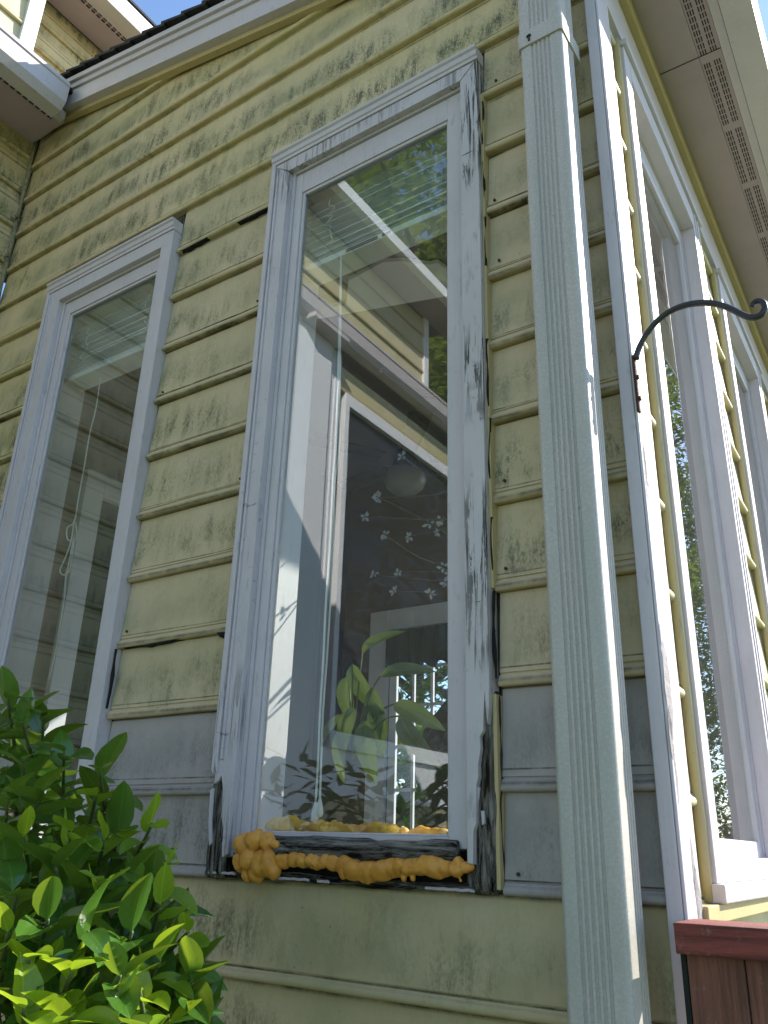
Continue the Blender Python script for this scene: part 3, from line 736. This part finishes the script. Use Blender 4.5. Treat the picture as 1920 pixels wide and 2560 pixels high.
MB().poly([(-1.868, .9302, 1.951), (-1.821, .9302, 1.951), (-1.804, .9302, 1.975), (-1.802, .9302, 2.046), (-1.868, .9302, 2.046)], (0, .004, 0)).build('end_cap', m_white, gw, .001)
# wing roof up to the upper storey wall
wr = tag(MB().add([(-1.825, -2.6, 2.050), (-2.60, -2.6, 2.33), (-2.60, 1.9, 2.33), (-1.825, .951, 2.050), (-1.825, -2.6, 2.062), (-2.60, -2.6, 2.342), (-2.60, 1.9, 2.342), (-1.825, .951, 2.062)],
             [(0,3,2,1),(4,5,6,7),(0,1,5,4),(1,2,6,5),(2,3,7,6),(3,0,4,7)]).build('wing_roof', m_shingle), 'dark shingle roof slope of the left wing below the upper storey', 'roof')
# upper storey
de = thing('dormer_eave', 'soffit and white gutter of the projecting upper storey, out of direct view', 'soffit', (-2.2, -.3, 2.78))
MB().box(-2.262, -2.085, -1.9, 1.0, 3.035, 3.045).build('soffit_panel', m_soffit, de)
MB().box(-2.0845, -2.04, -1.9, 1.0, 3.03, 3.10).build('gutter_face', m_whiteC, de, .003)
MB().box(-2.9, -2.085, -1.9, 1.0, 3.08, 3.10).build('roof_deck', m_shingle, de)
up = thing('upper_storey', 'upper storey of the house at top left with white corner post and cream siding', 'house', (-2.3, .9, 2.3))
LU = [2.25+P*k for k in range(12)]
for k, z in enumerate(LU):
    if z < 3.0: board(up, m_side_clean, 'y', -1.64, .9565, z, -2.262, +1, k, .5)
    if z < 2.98: board(up, m_side, 'y', 1.003, 3.6, z-.02, -2.40, +1, k+7, .4)
MB().box(-2.29, -2.252, .957, 1.010, 2.1, 3.034).build('corner_post', m_whiteC, up, .003)
MB().box(-2.29, -2.252, -1.69, -1.6405, 2.1, 3.034).build('corner_post', m_whiteC, up, .003)
MB().box(-2.9, -2.2765, -1.64, .9565, 2.1, 3.03).build('wall_core', m_rotz, up)
MB().box(-2.9, -2.415, .9566, 3.6, 2.1, 3.1).build('wall_core', m_rotz, up)
MB().box(-2.40, -2.26, 1.0, 1.0025, 2.1, 3.0).build('return_trim', m_side, up)
ue = thing('upper_eave', 'upper eave with vented soffit and pale gutter against the blue sky', 'soffit', (-2.3, 2.0, 3.0))
MB().box(-2.40, -2.292, 1.011, 3.6, 3.005, 3.015).build('soffit_panel', m_soffit, ue, .001)
MB().box(-2.2915, -2.262, 1.011, 3.6, 3.0035, 3.015).build('vent_strip', m_soffit, ue, .001)
MB().box(-2.2615, -2.235, 1.011, 3.6, 2.992, 3.015).build('soffit_channel', m_white, ue, .002)
MB().box(-2.2345, -2.185, 1.011, 3.6, 2.985, 3.075).build('gutter_face', m_white, ue, .004)
MB().add([(-2.18, 1.011, 3.08), (-2.9, 1.011, 3.4), (-2.9, 3.6, 3.4), (-2.18, 3.6, 3.08), (-2.18, 1.011, 3.092), (-2.9, 1.011, 3.412), (-2.9, 3.6, 3.412), (-2.18, 3.6, 3.092)],
         [(0,3,2,1),(4,5,6,7),(0,1,5,4),(1,2,6,5),(2,3,7,6),(3,0,4,7)]).build('shingles', m_shingle, ue)
m = MB(); y = 1.03
while y < 2.6:
    m.box(-2.288, -2.280, y, y+.016, 3.0022, 3.0036); m.box(-2.275, -2.267, y, y+.016, 3.0022, 3.0036); y += .024
m.build('vent_slots', m_slot, ue, kind='stuff')

# ================================================================== INTERIOR
def struct(name, m, mat, **k): o = m.build(name, mat); o['kind'] = 'structure'; return o
ZI = 1.46
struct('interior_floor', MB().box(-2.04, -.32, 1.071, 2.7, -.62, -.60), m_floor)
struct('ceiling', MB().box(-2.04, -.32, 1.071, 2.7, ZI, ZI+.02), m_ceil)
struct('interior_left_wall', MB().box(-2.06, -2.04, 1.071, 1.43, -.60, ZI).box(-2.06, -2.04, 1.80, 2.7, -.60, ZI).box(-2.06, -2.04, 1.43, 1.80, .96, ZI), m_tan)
struct('interior_back_wall', MB().box(-2.04, -1.81, 2.7, 2.72, -.60, ZI).box(-1.50, -1.38, 2.7, 2.72, -.60, ZI).box(-1.81, -1.50, 2.7, 2.72, .80, ZI).box(-1.38, -.85, 2.7, 2.72, -.6, 0).box(-1.38, -.85, 2.7, 2.72, 1.36, ZI).box(-.85, -.32, 2.7, 2.72, -.6, ZI), m_tan)  # unseen wide opening right of the door, added to let light into the room
ib = thing('back_door', 'white glazed back door with muntins seen through the middle window', 'door', (-1.655, 2.7, -.6))
MB().box(-1.895, -1.8102, 2.68, 2.7, -.6, .88).build('door_casing', m_wint, ib, .002)
MB().box(-1.4998, -1.43, 2.68, 2.7, -.6, .88).build('door_casing', m_wint, ib, .002)
MB().box(-1.8100, -1.5, 2.68, 2.7, .80, .88).build('door_casing', m_wint, ib, .002)
MB().box(-1.808, -1.775, 2.70, 2.715, -.6, .798).build('stile', m_wint, ib, .002)
MB().box(-1.535, -1.502, 2.70, 2.715, -.6, .798).build('stile', m_wint, ib, .002)
MB().box(-1.7748, -1.5352, 2.701, 2.714, .74, .797).build('rail', m_wint, ib, .002)
MB().box(-1.7748, -1.5352, 2.701, 2.714, -.6, .05).build('rail', m_wint, ib, .002)
for xx in (-1.705, -1.622): MB().box(xx, xx+.011, 2.702, 2.713, .0502, .7398).build('muntin', m_wint, ib)
for z in (.19, .345, .495, .64): MB().box(-1.7747, -1.5353, 2.7035, 2.7115, z, z+.011).build('muntin', m_wint, ib)
va = MB()
va.sweep([(2.655, .64), (2.665, .64), (2.665, .785), (2.655, .785)], lambda u, a, b: (u, a+.010*math.sin(u*110), b+(.010*math.sin(u*80) if b < .7 else 0)), [-1.80+i*.006 for i in range(50)])
tag(va.build('valance', simple('dark_green_cloth', (.02, .028, .022), .9, .3, 40, .2)), 'dark green gathered valance over the glazed back door', 'curtain')
# doorway casing on the left interior wall, seen through the left window
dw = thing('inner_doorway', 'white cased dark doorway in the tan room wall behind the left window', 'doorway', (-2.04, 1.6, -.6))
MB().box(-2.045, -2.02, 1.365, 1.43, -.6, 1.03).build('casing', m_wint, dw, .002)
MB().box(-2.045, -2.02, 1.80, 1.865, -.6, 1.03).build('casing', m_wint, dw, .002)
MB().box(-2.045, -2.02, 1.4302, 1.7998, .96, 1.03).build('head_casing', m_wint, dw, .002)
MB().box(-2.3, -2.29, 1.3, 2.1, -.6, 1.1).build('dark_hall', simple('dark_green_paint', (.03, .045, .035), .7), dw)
# reflected sun patch on the ceiling, shaped as an added white slab
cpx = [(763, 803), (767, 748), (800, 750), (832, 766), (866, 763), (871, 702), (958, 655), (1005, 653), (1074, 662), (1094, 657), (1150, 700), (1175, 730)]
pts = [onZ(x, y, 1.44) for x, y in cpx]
tag(MB().poly(pts, (0, 0, .012)).build('ceiling_sun_patch', simple('sun_patch_white', (.93, .92, .93), .6, .0, 3, 0)), 'white slab standing for a sun patch on the ceiling behind the upper middle window', 'sun patch')

# blinds
def blinds(x0, x1, zt, zb, label, lit=False):
    b = thing('window_blind', label, 'blind', ((x0+x1)/2, 1.06, zt))
    MB().box(x0, x1, 1.035, 1.085, zt-.02, zt).build('head_rail', m_blind, b, .001)
    n = 13
    proto = None
    for i in range(n):
        z = zb+.018+(zt-.03-zb-.018)*((i/n)**1.9); ty = random.uniform(-.004, .004)
        m = MB(); dx = random.uniform(-.002, .002)
        m.add([(x0+.004+dx, 1.038+ty, z), (x1-.004+dx, 1.038+ty, z+random.uniform(-.004, .004)), (x1-.004+dx, 1.082+ty, z+.006), (x0+.004+dx, 1.082+ty, z+.006),
               (x0+.004+dx, 1.038+ty, z+.0015), (x1-.004+dx, 1.038+ty, z+.0015), (x1-.004+dx, 1.082+ty, z+.0075), (x0+.004+dx, 1.082+ty, z+.0075)], [(0,3,2,1),(4,5,6,7),(0,1,5,4),(1,2,6,5),(2,3,7,6),(3,0,4,7)])
        m.build('slat', m_blind, b)
    MB().box(x0+.002, x1-.002, 1.034, 1.086, zb, zb+.014).build('bottom_rail', m_blind, b, .002)
    for xx in (x0+.07, x1-.07):
        pth = [(xx+random.uniform(-.012, .012), 1.030, zb+.02+i*.008) for i in range(18)]
        MB().tube(smoothp([Vector(p) for p in pth], 3), .0011, 5).build('ladder_cord', m_cord, b)
    return b
random.seed(21)
bM = blinds(-.935, -.545, 1.295, 1.075, 'raised white slat blind bunched at the top of the middle window')
MB().box(-.82, -.745, 1.0332, 1.0337, 1.078, 1.0805).box(-.82, -.745, 1.0332, 1.0337, 1.0825, 1.085).box(-.735, -.715, 1.0332, 1.0337, 1.078, 1.085).build('warning_label', m_slot, bM)
blinds(-1.70, -1.335, 1.268, 1.055, 'raised white slat blind bunched at the top of the left window')
# cords
def cord(px, Y, label, tassel=True):
    base = onY(*px[-1], Y); t = thing('blind_cord', label, 'cord', base)
    MB().tube(smoothp([onY(x, y, Y) for x, y in px]), .0016, 6).build('string', m_cord, t, smooth=True)
    if tassel:
        b = base; pr = [(.0018, 0), (.0034, -.006), (.0055, -.016), (.006, -.022), (.0045, -.026), (.0005, -.0275)]
        m = MB(); n = 10; vs = [(b.x+r*math.cos(2*math.pi*j/n), b.y+r*math.sin(2*math.pi*j/n), b.z+z) for r, z in pr for j in range(n)]
        fs = [(i*n+j, i*n+(j+1) % n, (i+1)*n+(j+1) % n, (i+1)*n+j) for i in range(len(pr)-1) for j in range(n)]
        m.add(vs, fs); m.build('tassel', m_cord, t, smooth=True)
cord([(852, 640), (850, 760), (846, 900), (840, 1110), (832, 1200), (826, 1350), (815, 1500), (808, 1650), (800, 1780), (795, 1900), (789, 2006)], 1.025, 'left of the two white pull cords hanging inside the middle window')
cord([(853, 640), (852, 760), (850, 900), (848, 1110), (838, 1200), (833, 1350), (826, 1500), (817, 1650), (808, 1780), (803, 1900), (800, 1994)], 1.0265, 'right of the two white pull cords hanging inside the middle window')
cord([(251, 945), (240, 1020), (225, 1080), (210, 1170), (197, 1240), (186, 1303), (168, 1320), (170, 1350), (192, 1345), (186, 1305), (178, 1350), (165, 1390), (150, 1425), (158, 1437), (168, 1425), (186, 1340), (176, 1420), (165, 1440), (160, 1500), (140, 1620), (122, 1700)], 1.025, 'white knotted cord hanging inside the left window', False)

# ceiling fan with globe
cf = thing('ceiling_fan', 'ceiling fan with white glass globe behind the middle window', 'ceiling fan', onY(1010, 1190, 2.3))
c0 = onY(1012, 1190, 2.3); m = MB(); n = 20
pr = [(.003, -.075), (.04, -.068), (.068, -.045), (.078, -.015), (.07, .012), (.045, .025)]
m.add([(c0.x+r*math.cos(2*math.pi*j/n), c0.y+r*math.sin(2*math.pi*j/n), c0.z+z) for r, z in pr for j in range(n)], [(i*n+j, i*n+(j+1) % n, (i+1)*n+(j+1) % n, (i+1)*n+j) for i in range(len(pr)-1) for j in range(n)])
m.build('globe', simple('frosted_globe', (.22, .21, .2), .4, .05, 5, 0), cf, smooth=True)
m = MB().tube([c0+Vector((0, 0, .026)), c0+Vector((0, 0, .09))], .045, 16); m.build('motor', m_iron, cf, .003)
m = MB().tube([c0+Vector((0, 0, .09)), Vector((c0.x, c0.y, ZI))], .01, 8); m.build('rod', m_iron, cf)
for k in range(5):
    a = 2*math.pi*k/5+.4; d = Vector((math.cos(a), math.sin(a), 0)); s_ = Vector((-d.y, d.x, 0)); q = c0+Vector((0, 0, .06))
    MB().poly([q+d*.09-s_*.03, q+d*.36-s_*.042, q+d*.37+s_*.04, q+d*.09+s_*.03], (0, 0, .005)).build('blade', m_bark, cf)

# flowering branches in a vase
br = thing('vase_branches', 'bare twig branches with small clear petals inside the middle window', 'decoration', onY(1190, 1300, 1.3))
random.seed(9)
hub = onY(1250, 1500, 1.33)
for ends in ([(1160, 1190), (1080, 1190), (1005, 1140)], [(1160, 1245), (1070, 1240), (945, 1245)], [(1170, 1310), (1080, 1300), (912, 1292)], [(1160, 1370), (1060, 1300), (940, 1240)],
             [(1150, 1330), (1070, 1330), (1022, 1342)], [(1140, 1430), (1040, 1390), (960, 1335)], [(1140, 1460), (1060, 1450), (935, 1435)], [(1140, 1490), (1060, 1480), (985, 1478)],
             [(1150, 1440), (1080, 1428), (995, 1432)], [(1140, 1030), (1060, 990), (955, 925)]):
    YY = random.uniform(1.2, 1.4)
    P3 = [onY(x, y, YY) for x, y in ends]
    MB().tube(smoothp([hub]+P3, 4), lambda t: .0028-.0018*t, 6).build('twig', m_bark, br)
    for k in range(2):
        t = random.uniform(0, 1) if k else 1; q = P3[1].lerp(P3[2], t) if k % 2 == 0 else P3[0].lerp(P3[1], t)
        m = MB()
        for j in range(5):
            a = 2*math.pi*j/5+random.random(); d = Vector((math.cos(a), random.uniform(-.5, .5), math.sin(a)))*random.uniform(.010, .015); sd = d.cross(Vector((0, 1, 0))).normalized()*.0035
            m.add([q, q+d*.6+sd, q+d, q+d*.6-sd], [(0, 1, 2, 3)])
        m.build('petals', m_petal, br)

# wicker chair back
wcx = onY(1130, 1900, 1.6); ch = thing('wicker_chair', 'dark woven wicker chair back at the lower right of the middle window', 'chair', (wcx.x, wcx.y, -.6))
tp = onY(1120, 1735, 1.6); bt = onY(1100, 2090, 1.6); H = tp.z-bt.z+.1; lf = onY(1062, 1830, 1.6).x; Wd = .38
m = MB(); vs = []; fs = []; NX, NZ = 34, 46
for j in range(NZ+1):
    z = bt.z-.1+H*j/NZ; t = j/NZ; wdt = Wd*(math.sqrt(max(0, 1-max(0, (t-.62)/.38)**2)) if t > .62 else 1)*(1 if t > .4 else .9+.25*t)
    for i in range(NX+1):
        u = i/NX-.5; cxm = lf+Wd/2
        vs.append((cxm+u*wdt, 1.6-.10*(1-4*u*u)+.003*math.sin(i*math.pi)*0+.004*math.cos(i*2.1)*math.cos(j*2.0), z))
for j in range(NZ):
    for i in range(NX): a = j*(NX+1)+i; fs.append((a, a+1, a+NX+2, a+NX+1))
m.add(vs, fs); o = m.build('backrest', m_wick, ch); so = o.modifiers.new('s', 'SOLIDIFY'); so.thickness = .03
MB().box(lf, lf+Wd, 1.62, 1.95, -.35, -.28).build('seat', m_wick, ch, .01)
for xx in (lf+.02, lf+Wd-.04):
    for yy in (1.63, 1.92): MB().box(xx, xx+.025, yy, yy+.025, -.6, -.3505).build('leg', m_wick, ch)

# house plant behind glass
def leaf_mesh(name, L, Wd, fold, droop, mat, serr=0, curl=0):
    nu = 9; vs = []; fs = []
    for i in range(nu+1):
        t = i/nu; w = Wd*(math.sin(math.pi*min(1, t**.92))**.62)*(1-.12*t) if 0 < t < 1 else 0.0004
        for j in (-1, -.5, 0, .5, 1):
            x = j*w*.5; y = t*L; z = abs(j)*w*fold-droop*t*t*L+curl*math.sin(t*6)*abs(j)*w
            vs.append((x*(1+serr*(i % 2)*.05), y, z))
    for i in range(nu):
        for j in range(4): a = i*5+j; fs.append((a, a+1, a+6, a+5))
    me = bpy.data.meshes.new(name); me.from_pydata(vs, [], fs); me.materials.append(mat)
    me.polygons.foreach_set('use_smooth', [True]*len(me.polygons)); return me
def put_leaf(me, name, parent, pos, direction, rollv, scale=1):
    o = bpy.data.objects.new(name, me); COL.objects.link(o)
    d = Vector(direction).normalized(); upv = Vector(rollv); xv = d.cross(upv).normalized(); zv = xv.cross(d).normalized()
    Mx = Matrix((xv, d, zv)).transposed().to_4x4() @ Matrix.Diagonal((scale, scale, scale, 1)); Mx.translation = W(pos)-Vector(parent['o'])
    o.parent = parent; o.matrix_local = Mx
    return o
hp = thing('house_plant', 'broad pale green house plant leaves inside the middle window', 'potted plant', onY(900, 1950, 1.22))
lm = [leaf_mesh('lily_leaf', .15, .055, .15, .5, m_lily), leaf_mesh('lily_leaf', .13, .06, .2, .8, m_lily)]
random.seed(17)
root = onY(880, 1900, 1.22)
for px, py, dx, dz in ((880, 1660, .3, -1), (905, 1640, .5, .5), (870, 1690, -.2, -1), (930, 1720, .35, -1), (945, 1745, .15, -1.2), (985, 1760, .9, -.3), (890, 1770, -.5, -.9), (860, 1790, -1, -.5), (1000, 1790, .6, -1), (915, 1800, .1, -1), (950, 1690, .7, .2), (868, 1820, -.4, -1)):
    q = onY(px, py, 1.22+random.uniform(-.05, .06))
    put_leaf(random.choice(lm), 'leaf', hp, q, (dx, random.uniform(-.4, 0), dz), (random.uniform(-.4, .4), -1, .5), random.uniform(.8, 1.15))
    MB().tube(smoothp([root, root.lerp(q, .6)+Vector((0, 0, .02)), q], 4), .0016, 5).build('stalk', m_stem, hp)
MB().tube([root+Vector((0, 0, -.40)), root+Vector((0, 0, -.22))], .055, 20).build('pot', m_redp, hp, .003)
st = tag(MB().box(root.x-.14, root.x+.14, 1.10, 1.36, -.60, root.z-.402).build('plant_stand', m_wick), 'dark plant stand under the house plant inside the room', 'stand')

# ================================================================== BUSH
random.seed(33)
bush = thing('camellia_bush', 'glossy green camellia bush with young leaves coloured as if sunlit at lower left', 'bush', (-.75, .55, -1.02))
kinds = [leaf_mesh('camellia_leaf', .100, .052, .22, .25, m_leafD, 1), leaf_mesh('camellia_leaf', .092, .052, .12, .45, m_leafD, 1), leaf_mesh('camellia_leaf', .108, .048, .30, .10, m_leafD, 1, .1),
         leaf_mesh('camellia_leaf', .084, .048, .25, -.15, m_leafD, 1)]
young = [leaf_mesh('young_sunlit_leaf', .080, .042, .30, .2, m_leafY, 1), leaf_mesh('young_sunlit_leaf', .070, .038, .15, -.1, m_leafY, 1, .1)]
# outline of the bush in the builder's space: sprig tips as (px, py, depth)
def inside(px, py):
    top = [(-60, 1720), (30, 1730), (70, 1790), (150, 1850), (210, 1960), (280, 1990), (350, 2080), (400, 2170), (455, 2300), (480, 2420), (505, 2560), (520, 2700)]
    for (a, b), (c, d) in zip(top, top[1:]):
        if a <= px <= c: return py > b+(d-b)*(px-a)/(c-a)
    return px < -60
cnt = 0; sprigs = []
tips = [(20, 1750, .98), (55, 1800, .95), (110, 1790, 1.0), (160, 1880, .95), (240, 1990, .92), (250, 1925, .93), (300, 2080, .9), (380, 2060, .86), (60, 1900, .9), (100, 1990, .85), (180, 2080, .84), (330, 2180, .8),
        (420, 2160, .82), (400, 2260, .78), (470, 2330, .78), (250, 2200, .76), (140, 2170, .78), (60, 2090, .8), (40, 2240, .72), (120, 2300, .70), (220, 2330, .68), (330, 2330, .72), (400, 2400, .72), (480, 2450, .74),
        (300, 2440, .66), (180, 2430, .66), (70, 2400, .66), (60, 2520, .62), (180, 2540, .62), (300, 2550, .64), (420, 2540, .70), (350, 2480, .68), (20, 2000, .86), (10, 2150, .78), (440, 2490, .75), (20, 2330, .68), (260, 2100, .86), (200, 2230, .80)]
leafobjs = 0
for (px, py, D) in tips:
    D *= .90
    tip = atD(px, py, D); rootp = atD(px*.55+20, py+420, D+.18); rootp.z = min(rootp.z, tip.z-.10)
    mid = tip.lerp(rootp, .5)+Vector((random.uniform(-.02, .02), random.uniform(-.02, .02), .01))
    path = smoothp([rootp, mid, tip], 6)
    MB().tube(path, lambda t: .0042-.0028*t, 6).build('branch', m_stem, bush, smooth=True)
    yng = random.random() < .5  # share of sprigs that get the sunlit-coloured young leaves
    nl = 7
    ang = random.uniform(0, 6)
    axis = (tip-mid).normalized()
    for k in range(nl):
        t = 1-k*.07; q = path[-1].lerp(path[len(path)//2], (1-t)*1.5)
        ang += 2.4; s1 = axis.cross(Vector((.3, .7, .2))).normalized(); s2 = axis.cross(s1)
        out = s1*math.cos(ang)+s2*math.sin(ang)
        d = (out*random.uniform(.7, 1.1)+axis*(1.1 if k < 2 else .45)+Vector((.1, -.1, random.uniform(-.1, .15))))
        me = random.choice(young if (yng and k < 4) else kinds)
        put_leaf(me, 'leaf', bush, q, d, Vector((random.uniform(-.3, .3), random.uniform(-.5, .1), 1)), random.uniform(.66, 1.05) * (.8 if k == 0 else 1)); leafobjs += 1
# inner mass of leaves joined into one part
vs = []; fs = []
n_in = 0
while n_in < 800:
    px = random.uniform(-120, 500); py = random.uniform(1760, 2700)
    if not inside(px+25, py-40): continue
    D = .60+.38*max(0, min(1, (2560-py)/850))+random.uniform(.06, .30); n_in += 1
    q = atD(px, py, D); d = Vector((random.uniform(-1, 1), random.uniform(-1, 1), random.uniform(-.4, .8))).normalized(); u = Vector((random.uniform(-.5, .5), random.uniform(-.5, .5), 1))
    x = d.cross(u).normalized(); z = x.cross(d); Lf = random.uniform(.042, .056); w = Lf*.2; b = len(vs)
    vs += [q, q+d*Lf*.3+x*w+z*w*.3, q+d*Lf*.65+x*w*.8+z*w*.2, q+d*Lf, q+d*Lf*.65-x*w*.8+z*w*.2, q+d*Lf*.3-x*w+z*w*.3, q+d*Lf*.5]
    fs += [(b, b+1, b+6), (b+1, b+2, b+6), (b+2, b+3, b+6), (b+3, b+4, b+6), (b+4, b+5, b+6), (b+5, b, b+6)]
MB().add(vs, fs).build('inner_foliage', m_leafD, bush, kind='stuff')

# ================================================================== GROUND, TREES
g = MB(); g.add([(-60, -60, -1.029), (60, -60, -1.029), (60, 60, -1.029), (-60, 60, -1.029)], [(0, 1, 2, 3)])
o = g.build('ground', m_grass); o['kind'] = 'structure'
def tree(label, x, y, h, r, seed, n=5200, leaf=.10, low=.25):
    rnd = random.Random(seed); t = thing('broadleaf_tree', label, 'tree', (x, y, -1.03), 'trees around the garden')
    m = MB(); m.tube([(x+.05*noise.noise(Vector((k, seed, 0))), y+.05*noise.noise(Vector((k, 0, seed))), -1.03+h*.75*k/7) for k in range(8)], lambda q: .16-.11*q, 10)
    for k in range(9):
        a = rnd.uniform(0, 6.3); z0 = -1.03+h*rnd.uniform(.3, .65); L = r*rnd.uniform(.5, .9)
        m.tube([(x, y, z0), (x+math.cos(a)*L*.5, y+math.sin(a)*L*.5, z0+L*.35), (x+math.cos(a)*L, y+math.sin(a)*L, z0+L*.6)], lambda q: .06-.045*q, 6)
    m.build('trunk', m_bark, t)
    cl = []
    for k in range(90):
        a = rnd.uniform(0, 6.3); zz = rnd.uniform(low, 1); rr_ = r*math.sqrt(max(.05, 1-((zz-.5)/.62)**2))*rnd.uniform(.25, 1)
        cl.append((Vector((x+rr_*math.cos(a), y+rr_*math.sin(a), -1.03+h*zz)), r*rnd.uniform(.16, .34)))
    vs = []; fs = []
    for i in range(n):
        c, cr = rnd.choice(cl); v = Vector((rnd.gauss(0, 1), rnd.gauss(0, 1), rnd.gauss(0, 1))).normalized()*cr*rnd.uniform(.55, 1.05); v.z *= .7
        q = c+v; d = Vector((rnd.uniform(-1, 1), rnd.uniform(-1, 1), rnd.uniform(-.6, .4))).normalized()*leaf*rnd.uniform(.6, 1.3); s_ = d.cross(Vector((rnd.uniform(-.5, .5), rnd.uniform(-.5, .5), 1))).normalized()*leaf*.38
        b = len(vs); vs += [q-d, q+s_, q+d, q-s_]; fs.append((b, b+1, b+2, b+3))
    MB().add(vs, fs).build('crown', m_tree, t)
tree('tall leafy tree mirrored in the side windows, straight behind the side wall', 5.8, 25, 19, 4.6, 1, 26000, .13, .03)
tree('tallest far tree, filling the side window reflections behind the others', 8.0, 36, 27, 6.0, 12, 22000, .20, .02)
tree('leafy tree mirrored in the side windows, behind the tallest one', 1.5, 30, 17, 4.4, 2, 15000, .15, .03)
tree('wide leafy tree farther along the side garden', 12, 40, 16, 5.0, 3, 9000, .17, .05)
tree('low tree at the end of the side garden', 12, 6.0, 7.0, 3.0, 4, 8000, .10, .1)
tree('tree standing behind the back door of the sunroom', -4.6, 7.4, 4.4, 1.7, 6, 9000, .06, .05)
tree('low rounded shrub outside the back door', -3.35, 5.0, 1.9, .95, 15, 7000, .045, .0)
tree('smaller tree next to the one behind the back door', -3.2, 6.2, 3.2, 1.0, 9, 6000, .05, .05)
tree('tall tree rising beyond the left wing roof, mirrored in the middle window', -5.2, -7.0, 15, 3.2, 7, 24000, .10, .35)
tree('tree beyond the left wing, beside the tall one', -9.5, -6.0, 11, 3.2, 10, 12000, .11, .2)
tree('tree behind the viewer at the garden edge', 2.5, -9.5, 7.0, 2.6, 8, 9000, .09)
